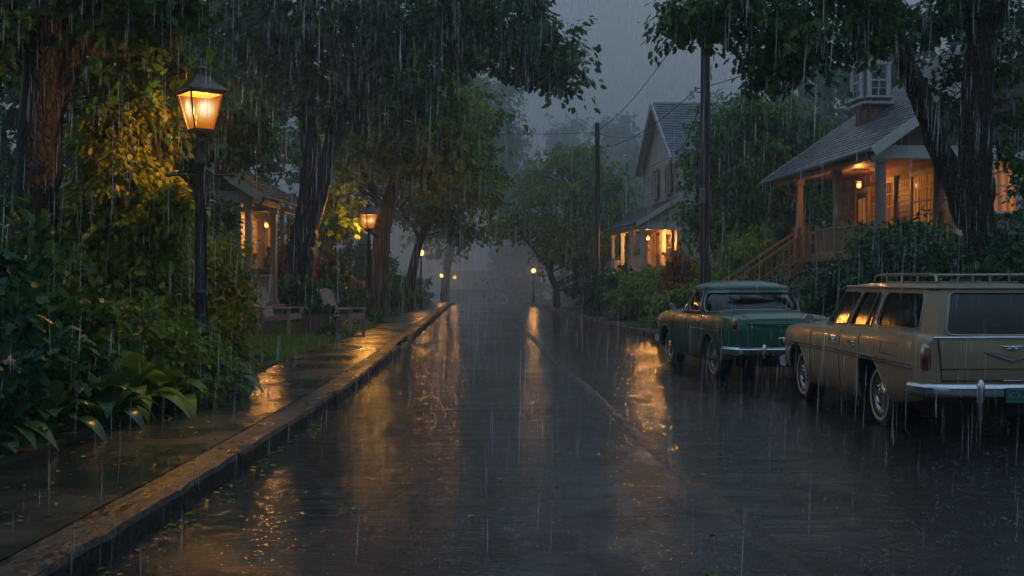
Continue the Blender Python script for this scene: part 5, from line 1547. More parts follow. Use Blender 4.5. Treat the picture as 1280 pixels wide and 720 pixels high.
class Cabin:
    """glasshouse between the belt outline and the roof outline"""
    def __init__(self, base, top, z0, z1, bulge=.02):
        self.b = base; self.t = top; self.z0 = z0; self.z1 = z1; self.bulge = bulge

    @staticmethod
    def out(o, t):
        cx, a, b, n = o; c, s = math.cos(t), math.sin(t)
        return (cx - a * math.copysign(abs(c) ** (2 / n), c), b * math.copysign(abs(s) ** (2 / n), s))

    def pt(self, t, v, inset=0.0):
        p = self._pt(t, v)
        if inset:
            e = 1e-3
            q = self._pt(t + e, v) - self._pt(t - e, v); u = self._pt(t, min(1, v + .02)) - self._pt(t, max(0, v - .02))
            n = q.cross(u)
            if n.length > 1e-12:
                n.normalize()
                c = Vector((p.x - self.b[0], p.y, 0))
                if n.dot(c) < 0: n = -n
                p = p - n * inset
        return p

    def _pt(self, t, v):
        x0, y0 = self.out(self.b, t); x1, y1 = self.out(self.t, t)
        k = 1 + self.bulge * math.sin(PI * v)
        z0 = self.z0(x0, y0) if callable(self.z0) else self.z0
        return Vector((self.b[0] + (x0 + (x1 - x0) * v - self.b[0]) * k, (y0 + (y1 - y0) * v) * k, z0 + (self.z1 - z0) * v))

    def t_at(self, x):
        """parameter on the left side where the belt outline passes x"""
        lo, hi = 1e-4, PI - 1e-4
        for _ in range(60):
            m = (lo + hi) / 2
            if self.out(self.b, m)[0] < x: lo = m
            else: hi = m
        return (lo + hi) / 2

    def cell(self, frame, t0, t1, win, rad, rev=.03):
        """body skin with one rounded window opening; returns the opening's loop for the trim"""
        w0, w1, v0, v1 = win
        ts = np.linspace(w0, w1, 40); P = [self._pt(t, .5) for t in ts]
        S = np.concatenate([[0], np.cumsum([(P[i + 1] - P[i]).length for i in range(39)])]); Wd = S[-1]
        Ht = (self._pt((w0 + w1) / 2, v1) - self._pt((w0 + w1) / 2, v0)).length
        rr = min(rad, Wd * .45, Ht * .45)
        loop = []
        def add(sx, sy, ox, oy): loop.append((float(np.interp(sx, S, ts)), v0 + (v1 - v0) * sy / Ht, ox, oy))
        k = 7
        m = 14 if Wd > .9 else 6
        corners = [(rr, rr, PI, 0, 0), (Wd - rr, rr, 1.5 * PI, 1, 0), (Wd - rr, Ht - rr, 0, 1, 1), (rr, Ht - rr, .5 * PI, 0, 1)]
        for ci, (cx, cy, a0, ex, ey) in enumerate(corners):
            for i in range(k):
                a = a0 + .5 * PI * i / (k - 1); sx, sy = cx + rr * math.cos(a), cy + rr * math.sin(a)
                if i == k // 2: o = (t1 if ex else t0, 1.0 * ey)
                else:
                    first = i < k // 2
                    side_t = (ci in (0, 2)) == first     # projecting onto a vertical edge
                    tt = float(np.interp(sx, S, ts)); vv = v0 + (v1 - v0) * sy / Ht
                    o = ((t1 if ex else t0), vv) if side_t else (tt, 1.0 * ey)
                add(sx, sy, *o)
            # straight run to the next corner
            nx, ny = corners[(ci + 1) % 4][:2]
            ex_, ey_ = {0: (nx, 0), 1: (Wd, ny), 2: (nx, Ht), 3: (0, ny)}[ci]
            sx0, sy0 = {0: (cx, 0), 1: (Wd, cy), 2: (cx, Ht), 3: (0, cy)}[ci]
            mm = m if ci in (0, 2) else 4
            for i in range(1, mm):
                f = i / mm; sx, sy = sx0 + (ex_ - sx0) * f, sy0 + (ey_ - sy0) * f
                tt = float(np.interp(sx, S, ts)); vv = v0 + (v1 - v0) * sy / Ht
                o = {0: (tt, 0.0), 1: (t1, vv), 2: (tt, 1.0), 3: (t0, vv)}[ci]
                add(sx, sy, *o)
        n = len(loop); vs = []; fs = []
        for (t, v, ot, ovv) in loop: vs += [self._pt(ot, ovv), self._pt(t, v), self.pt(t, v, rev)]
        for i in range(n):
            j = (i + 1) % n
            fs.append((i * 3, j * 3, j * 3 + 1, i * 3 + 1)); fs.append((i * 3 + 1, j * 3 + 1, j * 3 + 2, i * 3 + 2))
        frame.add(vs, fs)
        return [self.pt(t, v, -.004) for (t, v, _, _) in loop]

    def plain(self, frame, t0, t1, n=6):
        vs = [self._pt(t0 + (t1 - t0) * i / n, v) for i in range(n + 1) for v in (0, .25, .5, .75, 1)]
        frame.add(vs, [(i * 5 + k, (i + 1) * 5 + k, (i + 1) * 5 + k + 1, i * 5 + k + 1) for i in range(n) for k in range(4)])

    def pane(self, win, inset=.018, n=14):
        w0, w1, v0, v1 = win; mb = MB()
        vs = [self.pt(w0 + (w1 - w0) * i / n, v0 + (v1 - v0) * j / 6, inset) for i in range(n + 1) for j in range(7)]
        mb.add(vs, [(i * 7 + j, (i + 1) * 7 + j, (i + 1) * 7 + j + 1, i * 7 + j + 1) for i in range(n) for j in range(6)])
        return mb

    def roof(self, mb, crown, p=2.6, q=.8, n=72, over=.012):
        rs = [1.0, .992, .97, .93, .87, .78, .66, .5, .32, .14, 0.001]; rows_ = []
        cx = self.t[0]; base = len(mb.v)
        vs = []
        for i in range(n): 
            b = self._pt(2 * PI * i / n, 1); vs.append(Vector((b.x, b.y, b.z - .004)))
        for r_ in rs:
            for i in range(n):
                b = self._pt(2 * PI * i / n, 1); k = r_ * (1 + over)
                vs.append(Vector((cx + (b.x - cx) * k, b.y * k, b.z + .004 + crown * (1 - r_ ** p) ** q)))
        fs = [(k * n + i, k * n + (i + 1) % n, (k + 1) * n + (i + 1) % n, (k + 1) * n + i) for k in range(len(rs)) for i in range(n)]
        fs.append(tuple(len(rs) * n + i for i in range(n)))
        return mb.add(vs, fs)


def cut(obj, polys, w_in, w_out):
    """open the wheel arches: polys = [(points (x,z))] on both sides"""
    cutters = []
    for poly in polys:
        for sg in (-1, 1):
            mb = MB(); n = len(poly)
            vs = [(x, sg * w_in, z) for x, z in poly] + [(x, sg * w_out, z) for x, z in poly]
            fs = [tuple(range(n)), tuple(range(2 * n - 1, n - 1, -1))] + [(i, i + n, (i + 1) % n + n, (i + 1) % n) for i in range(n)]
            mb.add(vs, fs); c = mb.build('arch_cutter', M['black'])
            import bmesh
            bm = bmesh.new(); bm.from_mesh(c.data); bmesh.ops.recalc_face_normals(bm, faces=bm.faces[:]); bm.to_mesh(c.data); bm.free()
            cutters.append(c)
    import bmesh
    bm = bmesh.new(); bm.from_mesh(obj.data); bmesh.ops.recalc_face_normals(bm, faces=bm.faces[:]); bm.to_mesh(obj.data); bm.free()
    for c in cutters:
        m = obj.modifiers.new('arch', 'BOOLEAN'); m.operation = 'DIFFERENCE'; m.object = c; m.solver = 'EXACT'
        try: m.material_mode = 'TRANSFER'
        except Exception: pass
    dg = bpy.context.evaluated_depsgraph_get()
    me = bpy.data.meshes.new_from_object(obj.evaluated_get(dg))
    obj.modifiers.clear(); obj.data = me
    for c in cutters: bpy.data.objects.remove(c)
    me.shade_smooth()
    try: me.set_sharp_from_angle(angle=R(38))
    except Exception: pass


def wheel(parent, x, y, rad, sg, cap='chrome'):
    """tyre, cream band, rim with hub cap; sg = side"""
    Mx = Matrix.Translation((x, y, rad)) @ Matrix.Rotation(-sg * PI / 2, 4, 'X')     # lathe axis points outward
    r = rad
    rim = MB(); rim.lathe([(r * .66, -.06), (r * .66, .035), (r * .62, .05), (r * .56, .045), (r * .50, .015), (r * .44, .012), (r * .42, .03)], 28, Mx, cap=False)
    ro = rim.build('wheel', M['dullchrome'], parent, smooth=True, angle=30)
    t = MB(); t.lathe([(r * .64, -.16), (r * .80, -.175), (r * .95, -.165), (r * .995, -.13), (r, -.06), (r * .995, .01), (r * .95, .048), (r * .86, .062), (r * .74, .056), (r * .65, .045)], 36, Mx, cap=False)
    t.build('tyre', M['rubber'], ro, smooth=True, angle=60)
    b = MB(); b.lathe([(r * .84, .0595), (r * .83, .066), (r * .765, .0635), (r * .755, .056)], 36, Mx, cap=False); b.build('cream_band', M['white_band'], ro, smooth=True)
    h = MB(); h.lathe([(r * .43, .028), (r * .42, .042), (r * .36, .058), (r * .26, .066), (r * .22, .055), (r * .14, .064), (.005, .074)], 28, Mx, cap=False); h.build('hub_cap', M[cap], ro, smooth=True, angle=30)
    return ro


def side_patch(S, x0, x1, z0, z1, sg, off=.007, nx=14, nz=9, skip=None):
    mb = MB(); vs = []
    for i in range(nx + 1):
        for j in range(nz + 1):
            x = x0 + (x1 - x0) * i / nx; zt = min(z1, S.zs(x) - .03); zbt = max(z0, S.zb(x) + .045); z = zbt + (zt - zbt) * j / nz
            edge = i in (0, nx) or j in (0, nz)
            vs.append((x, sg * (S.side_y(x, z) + (off if not edge else off - .005)), z))
    mb.add(vs, [(i * (nz + 1) + j, (i + 1) * (nz + 1) + j, (i + 1) * (nz + 1) + j + 1, i * (nz + 1) + j + 1) for i in range(nx) for j in range(nz)])
    return mb


def gap_line(mb, S, pts, sg, r=.005, off=.002):  # black tube stands in for the shadow line of a panel gap
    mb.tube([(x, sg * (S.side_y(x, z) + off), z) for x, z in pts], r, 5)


def bumper(name, parent, xc, half, z, h, sgn, wrap=.34, dip=None):
    """chrome bar that wraps round the corners; sgn=-1 rear, 1 front"""
    path = []
    for t in np.linspace(-1, 1, 41):
        y = half * math.sin(t * PI / 2) if abs(t) < 2 else 0
        y = half * (abs(t) ** .9) * (1 if t > 0 else -1)
        e = max(0, (abs(t) - .78) / .22)
        x = xc - sgn * (.05 * t * t + wrap * e ** 2.0); y = y - (.02 * e * (1 if t > 0 else -1))
        path.append((x, y))
    prof = [(-.5, -.02), (-.42, .035), (-.2, .058), (0, .05), (.2, .06), (.42, .038), (.5, -.02)]
    mb = MB(); vs = []; n = len(prof)
    for i, (x, y) in enumerate(path):
        a = path[max(0, i - 1)]; b = path[min(len(path) - 1, i + 1)]; d = Vector((b[0] - a[0], b[1] - a[1], 0)).normalized(); nrm = Vector((d.y, -d.x, 0))
        if nrm.x * sgn < 0 and abs(nrm.x) > .2: nrm = -nrm
        if abs(nrm.x) <= .2 and nrm.y * y < 0: nrm = -nrm
        for (pz, po) in prof: vs.append(Vector((x, y, z + pz * h)) + nrm * po)
    fs = [(i * n + k, (i + 1) * n + k, (i + 1) * n + k + 1, i * n + k + 1) for i in range(len(path) - 1) for k in range(n - 1)]
    fs += [(i * n + n - 1, (i + 1) * n + n - 1, (i + 1) * n, i * n) for i in range(len(path) - 1)]
    fs += [tuple(range(n)), tuple((len(path) - 1) * n + k for k in range(n - 1, -1, -1))]
    mb.add(vs, fs)
    b = mb.build(name, M['chrome'], parent, smooth=True, angle=50)
    for yy in (-half * .42, half * .42):
        g = MB(); x = xc + sgn * .03
        g.lathe([(.03, -.11), (.045, -.06), (.048, .05), (.035, .10), (.006, .125)], 12, Matrix.Translation((x, yy, z)) @ Matrix.Diagonal((1.1, .9, 1, 1)))
        g.build('bumper_guard', M['chrome'], b, smooth=True)
    return b


def tail_lamp(parent, x, y, z, h, w, d, tilt=0.0):
    T = Matrix.Translation((x, y, z)) @ Matrix.Rotation(tilt, 4, 'Y') @ Matrix.Diagonal((d, w, h, 1))
    c = MB(); c.lathe([(.05, -1.06), (.55, -.95), (.92, -.6), (1.05, -.1), (1.0, .4), (.75, .85), (.05, 1.08)], 18, T @ Matrix.Translation((.25, 0, 0)))
    o = c.build('tail_lamp', M['dullchrome'], parent, smooth=True)
    l = MB(); l.lathe([(.3, -.42), (.84, -.36), (.90, 0), (.82, .4), (.6, .76), (.05, .95)], 18, T); l.build('red_lens', M['red_lens'], o, smooth=True)
    k = MB(); k.lathe([(.05, -.93), (.5, -.85), (.78, -.6), (.82, -.44), (.3, -.43)], 18, T); k.build('reversing_lens', M['clear_lens'], o, smooth=True)


def arch_lip(parent, S, poly, sg, mat, r=.012, name='arch_trim'):
    mb = MB()
    mb.tube([(x, sg * (S.side_y(x, z) + .004), z) for x, z in poly if z > S.zb(x) + .035], r, 6)
    return mb.build(name, mat, parent, smooth=True)


def arc(xc, zc, ra, a0, a1, n=18): return [(xc + ra * math.cos(a0 + (a1 - a0) * i / n), zc + ra * math.sin(a0 + (a1 - a0) * i / n)) for i in range(n + 1)]


def seats(parent, rows_, z0, ztop, half):
    for x in rows_:
        m = MB(); m.bbox((x, -half, z0), (x + .5, half, z0 + .16), .05); m.bbox((x - .12, -half, z0), (x + .08, half, ztop), .06); m.build('bench_seat', M['interior'], parent, smooth=True, angle=50)


def mk_text(name, body, size, mat, Mw, parent, extrude=.002):
    cu = bpy.data.curves.new(name, 'FONT'); cu.body = body; cu.size = size; cu.align_x = 'CENTER'; cu.align_y = 'CENTER'; cu.extrude = extrude
    o = bpy.data.objects.new(name + '_source', cu); COL.objects.link(o)
    dg = bpy.context.evaluated_depsgraph_get(); me = bpy.data.meshes.new_from_object(o.evaluated_get(dg))
    bpy.data.objects.remove(o)
    n = bpy.data.objects.new(name, me); me.materials.clear(); me.materials.append(mat); COL.objects.link(n); n.parent = parent; n.matrix_local = Mw
    return n


# ------------------------------------------------------------------ tan station wagon
def station_wagon(x, y, rz):
    root = empty('station_wagon', (x, y, 0.012), rz, 'tan station wagon with roof rack, dark glass and chrome bumper, parked behind the green sedan', 'car', 'old cars parked along the right kerb')
    S = Shell([-2.60, -2.54, -2.25, -1.3, -.3, .7, 1.6, 2.15, 2.42, 2.56],
              [.885, .935, .955, .965, .962, .958, .95, .925, .88, .80],
              [.47, .43, .37, .29, .25, .25, .28, .34, .41, .47],
              [1.03, 1.065, 1.085, 1.08, 1.06, 1.05, 1.03, 1.0, .96, .90],
              [1.03, 1.065, 1.085, 1.08, 1.06, 1.075, 1.09, 1.05, .99, .90])
    paint = M['tan']
    FW, RW, RAD = 1.60, -1.30, .345
    fa = arc(FW, .36, .43, PI * 1.06, -PI * .06); ra_ = [(RW + .46, .16), (RW + .44, .50)] + arc(RW + .32, .66, .12, 0, PI / 2, 6) + arc(RW - .02, .66, .12, PI / 2, PI * .72, 4) + [(RW - .40, .42), (RW - .50, .16)]
    mb = MB(); S.mesh(mb); body = mb.build('body', paint, None, smooth=True)
    cut(body, [fa[::-1], ra_], .60, 1.2); body.parent = root
    # glasshouse
    C = Cabin((-.765, 1.775, .865, 7.5), (-1.0, 1.42, .745, 7.5), lambda px, py: max(1.045, S.top_z(px, py) - .012), 1.545, .012)
    fr = MB(); tr = MB(); wins = []
    tq1, tq0 = C.t_at(-2.28), C.t_at(-1.12); tr1, tr0 = C.t_at(-.98), C.t_at(-.24); tf1, tf0 = C.t_at(-.13), C.t_at(.70)
    tv1, tv0 = C.t_at(.735), C.t_at(.93)
    tb_r = C.t_at(-2.47)                      # rear corner
    edges = [tb_r, (tq0 + tr1) / 2, (tr0 + tf1) / 2, C.t_at(.965)]
    v0, v1 = .10, .90
    for mir in (False, True):
        def mm(t): return 2 * PI - t if mir else t
        def pair(a, b): return (mm(b), mm(a)) if mir else (a, b)
        for (a, b, w0, w1, rad) in ((edges[0], edges[1], tq1, tq0, .07), (edges[1], edges[2], tr1, tr0, .05), (edges[2], edges[3], tf1, tf0 + (tv0 - tf0) * .85, .05)):
            a_, b_ = pair(a, b); w0_, w1_ = pair(w0, w1); win = (w0_, w1_, v0, v1)
            loop = C.cell(fr, a_, b_, win, rad); tr.tube(loop, .009, 6, closed=True); wins.append(win)
    # tail window wraps between the rear corners; windscreen likewise
    tw = C.t_at(-2.515); rear = (-tw, tw, .04, .93); loop = C.cell(fr, -tb_r, tb_r, rear, .06); tr.tube(loop, .011, 6, closed=True); wins.append(rear)
    ts_ = edges[3]; ws = C.t_at(.985); win = (ws, 2 * PI - ws, .10, .92); loop = C.cell(fr, ts_, 2 * PI - ts_, win, .10); tr.tube(loop, .011, 6, closed=True); wins.append(win)
    fr.build('pillars', paint, root, smooth=True, angle=45)
    tr.build('window_trim', M['dullchrome'], root, smooth=True)
    for w_ in wins: C.pane(w_).build('window', M['car_glass'], root, smooth=True)
    rf = MB(); C.roof(rf, .065, 3.2, .7); rf.build('roof', paint, root, smooth=True, angle=50)
    dr = MB(); dr.tube([C.pt(2 * PI * i / 90, 1, -.012) + Vector((0, 0, .006)) for i in range(90)], .012, 6, closed=True); dr.build('drip_rail', paint, root, smooth=True)
    for sg in (1, -1):
        for xa, xb in ((.60, .66), (-.78, -.76)):
            a, b = C.pt(C.t_at(xa), v0, .008), C.pt(C.t_at(xb), v1, .008); tv = MB(); tv.tube([(a.x, sg * a.y, a.z), (b.x, sg * b.y, b.z)], .011, 5); tv.build('window_divider', M['dullchrome'], root)
    # doors and their gaps
    gl = MB()
    for sg in (1, -1):
        for (x0, x1, hx) in ((-.17, .98, -.03), (-.84, -.20, -.74)):
            d = side_patch(S, x0, x1, .30, 1.03, sg).build('door', paint, root, smooth=True)
            h = MB(); yy = S.side_y(hx + .07, .90); h.tube([(hx, sg * (yy + .012), .905), (hx + .02, sg * (yy + .04), .91), (hx + .13, sg * (yy + .04), .912), (hx + .15, sg * (yy + .012), .912)], .012, 6)
            h.lathe([(.018, 0), (.02, .02), (.012, .03)], 8, Matrix.Translation((hx + .01, sg * yy, .87)) @ Matrix.Rotation(-sg * PI / 2, 4, 'X')); h.build('handle', M['chrome'], d, smooth=True)
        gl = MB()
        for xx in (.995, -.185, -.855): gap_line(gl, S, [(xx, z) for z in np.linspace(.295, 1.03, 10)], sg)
        gap_line(gl, S, [(x_, .297) for x_ in np.linspace(-.855, .995, 10)], sg); gl.build('door_gap_shade', M['black'], root)
    for sg in (1, -1):
        st = MB()
        for dz, r_ in ((.018, .008), (-.018, .008)): st.tube([(x_, sg * (S.side_y(x_, z_ + dz) + .012), z_ + dz) for x_, z_ in [(xx, .755 + .02 * math.sin((xx + 2) * .7)) for xx in np.linspace(-2.44, 2.46, 60)]], r_, 6)
        st.build('side_trim', M['dullchrome'], root, smooth=True)
        cr = MB(); cr.tube([(x_, sg * (S.side_y(x_, z_) + .003), z_) for x_, z_ in [(xx, .775 - .03 * (RW - .1 - xx)) for xx in np.linspace(RW + .34, -2.48, 26)]], .012, 6); cr.build('fender_crease', paint, root, smooth=True)
        arch_lip(root, S, fa, sg, paint, .014); arch_lip(root, S, ra_[1:], sg, paint, .014)
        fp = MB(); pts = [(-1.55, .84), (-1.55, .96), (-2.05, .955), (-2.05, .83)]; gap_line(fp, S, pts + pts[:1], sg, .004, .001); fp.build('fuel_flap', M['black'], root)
        for xx in (FW, RW): wheel(root, xx, sg * (.80 if xx == FW else .81), RAD, sg)
        tail_lamp(root, -2.545, sg * .862, .80, .205, .062, .085, R(-6))
        hl = MB(); hl.lathe([(.125, 0), (.13, .03), (.105, .045), (.10, .03)], 20, Matrix.Translation((2.53, sg * .66, .80)) @ Matrix.Rotation(PI / 2, 4, 'Y')); ho = hl.build('headlamp', M['chrome'], root, smooth=True)
        hb = MB(); hb.lathe([(.10, .025), (.08, .055), (.04, .07), (.005, .075)], 18, Matrix.Translation((2.53, sg * .66, .80)) @ Matrix.Rotation(PI / 2, 4, 'Y')); hb.build('lens', M['clear_lens'], ho, smooth=True)
    gr = MB()
    for i in range(6): gr.bbox((2.55, -.5, .55 + i * .055), (2.60, .5, .572 + i * .055), .008)
    gr.bbox((2.54, -.54, .52), (2.59, -.50, .90), .01); gr.bbox((2.54, .50, .52), (2.59, .54, .90), .01); gr.build('grille', M['chrome'], root)
    # tailgate with its lower darker band, emblem and latch
    tg = MB(); vs = []
    for i in range(13):
        for j in range(7):
            yy = -.745 + 1.49 * i / 12; z = .62 + (1.03 - .62) * j / 6; k = 1 - .05 * (1 - j / 6); e = i in (0, 12) or j in (0, 6)
            vs.append((-2.602 - (.010 if not e else .001) - .012 * math.sin(PI * j / 6), yy * k, z))
    tg.add(vs, [(i * 7 + j, (i + 1) * 7 + j, (i + 1) * 7 + j + 1, i * 7 + j + 1) for i in range(12) for j in range(6)]); gate = tg.build('tailgate', paint, root, smooth=True)
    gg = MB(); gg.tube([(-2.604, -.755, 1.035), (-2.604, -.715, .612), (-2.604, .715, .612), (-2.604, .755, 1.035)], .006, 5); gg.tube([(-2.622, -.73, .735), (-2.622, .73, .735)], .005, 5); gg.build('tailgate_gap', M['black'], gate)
    sl = MB(); sl.tube([(-2.60, -.80, 1.052), (-2.612, 0, 1.056), (-2.60, .80, 1.052)], .013, 6); sl.build('sill_trim', M['chrome'], gate, smooth=True)
    ve = MB()
    for sg in (-1, 1):
        vs = [(-2.632, 0, .835), (-2.632, sg * .035, .862), (-2.626, sg * .285, .918), (-2.626, sg * .295, .905), (-2.632, sg * .03, .823), (-2.632, 0, .805)]
        vs2 = [(x_ - .014, y_, z_) for x_, y_, z_ in vs]; n_ = len(vs)
        ve.add(vs + vs2, [tuple(range(n_)), tuple(range(2 * n_ - 1, n_ - 1, -1))] + [(i, (i + 1) % n_, (i + 1) % n_ + n_, i + n_) for i in range(n_)])
    ve.build('vee_emblem', M['chrome'], gate)
    cr = MB()
    for sg in (-1, 1):
        for (y0, z0, y1, z1_, r_) in ((.0, .955, .10, .965, .008), (.02, .945, .135, .972, .006), (.0, .94, .06, .938, .008)):
            cr.tube([(-2.630, sg * y0, z0), (-2.636, sg * (y0 + y1) / 2, (z0 + z1_) / 2 + .006), (-2.630, sg * y1, z1_)], [r_, r_ * 1.1, r_ * .5], 6)
    cr.lathe([(.006, -.03), (.02, -.012), (.022, .008), (.008, .024)], 10, Matrix.Translation((-2.634, 0, .95))); cr.build('crest_emblem', M['chrome'], gate, smooth=True)
    lt = MB(); lt.tube([(-2.61, .10, .60), (-2.65, .10, .615), (-2.65, -.10, .615), (-2.61, -.10, .60)], .012, 6); lt.build('latch', M['chrome'], gate, smooth=True)
    bp = bumper('rear_bumper', root, -2.76, .96, .525, .155, -1); fb = bumper('front_bumper', root, 2.70, .95, .47, .155, 1)
    pl = MB(); pl.bbox((-2.835, -.165, .41), (-2.825, .165, .565), .012); po = pl.build('number_plate', M['plate'], bp)
    pf = MB(); pf.tube([(-2.838, -.15, .425), (-2.838, .15, .425), (-2.838, .15, .55), (-2.838, -.15, .55)], .003, 4, closed=True); pf.build('plate_rim', M['plate_ink'], po)
    mk_text('plate_lettering', 'IC3·A51', .088, M['plate_ink'], Matrix.Translation((-2.8365, 0, .487)) @ Matrix.Rotation(-PI / 2, 4, 'Z') @ Matrix.Rotation(PI / 2, 4, 'X'), po)
    # roof rack
    rk = MB()
    for sg in (-1, 1):
        rk.tube([(-2.02, sg * .52, 1.62), (-1.98, sg * .52, 1.685), (-1.85, sg * .52, 1.70), (-.35, sg * .52, 1.70), (-.22, sg * .52, 1.685), (-.18, sg * .52, 1.62)], .014, 8)
        for xx in (-1.5, -1.05, -.6): rk.tube([(xx, sg * .52, 1.595), (xx, sg * .52, 1.70)], .012, 6)
    for xx in (-1.90, -1.6, -1.25, -.9, -.55, -.28): rk.tube([(xx, -.52, 1.695), (xx, .52, 1.695)], .011, 6)
    for k in range(7): rk.bbox((-1.9, -.42 + k * .14 - .012, 1.607), (-.3, -.42 + k * .14 + .012, 1.622), .003)
    rk.build('roof_rack', M['dullchrome'], root, smooth=True)
    mi = MB(); yy = S.side_y(.95, 1.02); mi.tube([(.93, yy - .03, 1.04), (.95, yy + .05, 1.10)], .01, 5); mi.lathe([(.06, 0), (.066, .012), (.045, .045), (.01, .06)], 12, Matrix.Translation((.95, yy + .07, 1.12)) @ Matrix.Rotation(PI / 2, 4, 'Y')); mi.build('wing_mirror', M['chrome'], root, smooth=True)
    it = MB(); it.box((-2.42, -.80, 1.075), (.70, .80, 1.095)); it.build('interior', M['interior'], root)
    seats(root, (-.95, -.05), 1.05, 1.27, .66)
    sw = MB(); sw.tube([(.50 + .05 * math.sin(a), .36 + .19 * math.cos(a), 1.19 + .16 * math.sin(a)) for a in np.linspace(0, 2 * PI, 25)[:-1]], .012, 5, closed=True); sw.build('steering_wheel', M['black'], root)
    un = MB(); un.box((-2.3, -.62, .22), (2.2, .62, .40)); un.build('chassis', M['black'], root)
    ex = MB(); ex.tube([(-2.2, -.45, .28), (-2.68, -.47, .27)], .03, 8); ex.build('exhaust_pipe', M['dullchrome'], root)
    return root


# ------------------------------------------------------------------ green sedan
def sedan(x, y, rz):
    root = empty('sedan', (x, y, 0.014), rz, 'dark green rounded sedan with wide rear window parked ahead of the station wagon', 'car', 'old cars parked along the right kerb')
    S = Shell([-2.46, -2.40, -2.2, -1.7, -1.1, 0, .8, 1.5, 2.05, 2.34, 2.46],
              [.77, .84, .895, .925, .935, .935, .93, .92, .89, .83, .74],
              [.42, .40, .36, .31, .28, .27, .27, .30, .35, .40, .44],
              [.93, .985, 1.03, 1.06, 1.065, 1.05, 1.045, 1.04, 1.0, .95, .88],
              [.86, .96, 1.05, 1.115, 1.12, 1.08, 1.09, 1.10, 1.05, .97, .88])
    paint = M['green']; FW, RW, RAD = 1.45, -1.38, .345
    fa = arc(FW, .36, .42, PI * 1.05, -PI * .05); ra_ = arc(RW, .34, .40, PI * 1.02, -PI * .02)
    mb = MB(); S.mesh(mb); body = mb.build('body', paint, None, smooth=True); cut(body, [fa[::-1], ra_[::-1]], .58, 1.2); body.parent = root
    C = Cabin((-.22, 1.22, .885, 3.3), (-.26, .84, .755, 3.2), lambda px, py: max(1.06, S.top_z(px, py) - .014), 1.475, .05)
    fr = MB(); tr = MB(); wins = []
    tA, tB = C.t_at(.66), C.t_at(-.82)
    tm = C.t_at(-.06); v0, v1 = .09, .90
    for mir in (False, True):
        def pair(a, b): return (2 * PI - b, 2 * PI - a) if mir else (a, b)
        for (a, b, w0, w1, rad) in ((tB, tm, tB + .05, tm - .02, .10), (tm, tA, tm + .02, tA - .03, .07)):
            a_, b_ = pair(a, b); w0_, w1_ = pair(w0, w1); win = (w0_, w1_, v0, v1); loop = C.cell(fr, a_, b_, win, rad); tr.tube(loop, .010, 6, closed=True); wins.append(win)
    rw = tB - .07; win = (-rw, rw, .06, .86); loop = C.cell(fr, -tB, tB, win, .13); tr.tube(loop, .013, 6, closed=True); wins.append(win)
    ww = tA + .10; win = (ww, 2 * PI - ww, .09, .86); loop = C.cell(fr, tA, 2 * PI - tA, win, .12); tr.tube(loop, .012, 6, closed=True); wins.append(win)
    fr.build('pillars', paint, root, smooth=True, angle=45); tr.build('window_trim', M['dullchrome'], root, smooth=True)
    for w_ in wins: C.pane(w_, n=24).build('window', M['car_glass'], root, smooth=True)
    rf = MB(); C.roof(rf, .150, 2.9, .62, over=.006); rf.build('roof', paint, root, smooth=True, angle=60)
    gl = MB()
    for sg in (1, -1):
        for (x0, x1, hx) in ((-.04, .90, .02), (-.90, -.07, -.86)):
            d = side_patch(S, x0, x1, .31, 1.03, sg).build('door', paint, root, smooth=True)
            h = MB(); yy = S.side_y(hx + .07, .93); h.tube([(hx, sg * (yy + .012), .93), (hx + .02, sg * (yy + .04), .935), (hx + .13, sg * (yy + .04), .935), (hx + .15, sg * (yy + .012), .935)], .011, 6); h.build('handle', M['chrome'], d, smooth=True)
        for xx in (.915, -.055, -.915): gl = MB(); gap_line(gl, S, [(xx, z) for z in np.linspace(.32, 1.02, 10)], sg); gl.build('door_gap_shade', M['black'], root)
        for x0, x1, zz in ((-1.95, -.35, .80), (1.0, 2.3, .86), (-2.0, -1.5, .955)):
            st = MB(); st.tube([(x_, sg * (S.side_y(x_, zz) + .012), zz) for x_ in np.linspace(x0, x1, 20)], .013 if zz < .9 else .008, 6); st.build('side_trim', M['brass'], root, smooth=True)
        arch_lip(root, S, fa, sg, paint, .013); arch_lip(root, S, ra_, sg, paint, .013)
        for xx in (FW, RW): wheel(root, xx, sg * .775, RAD, sg)
        tail_lamp(root, -2.385, sg * .79, .90, .125, .058, .075, R(-8))
        hl = MB(); hl.lathe([(.12, 0), (.125, .03), (.1, .045), (.095, .03)], 20, Matrix.Translation((2.40, sg * .62, .80)) @ Matrix.Rotation(PI / 2, 4, 'Y')); hl.build('headlamp', M['chrome'], root, smooth=True)
    # boot lid
    tl = MB(); vs = []
    P = [(-1.34, None), (-1.6, None), (-1.9, None), (-2.15, None), (-2.32, None)]
    gp = [(x_, .60 + .0 * x_) for x_, _ in P]
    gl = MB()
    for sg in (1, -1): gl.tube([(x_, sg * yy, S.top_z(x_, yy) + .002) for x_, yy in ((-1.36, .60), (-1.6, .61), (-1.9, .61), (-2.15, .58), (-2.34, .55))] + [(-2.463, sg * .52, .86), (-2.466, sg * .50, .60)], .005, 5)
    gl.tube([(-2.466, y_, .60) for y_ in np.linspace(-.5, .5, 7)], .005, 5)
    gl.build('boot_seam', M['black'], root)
    bh = MB(); bh.lathe([(.012, -.05), (.022, -.03), (.02, .03), (.01, .06)], 10, Matrix.Translation((-2.475, 0, .66)) @ Matrix.Diagonal((1, 1.6, 1, 1))); bh.tube([(-2.47, -.1, .70), (-2.485, 0, .715), (-2.47, .1, .70)], .012, 6); bh.build('boot_handle', M['chrome'], root, smooth=True)
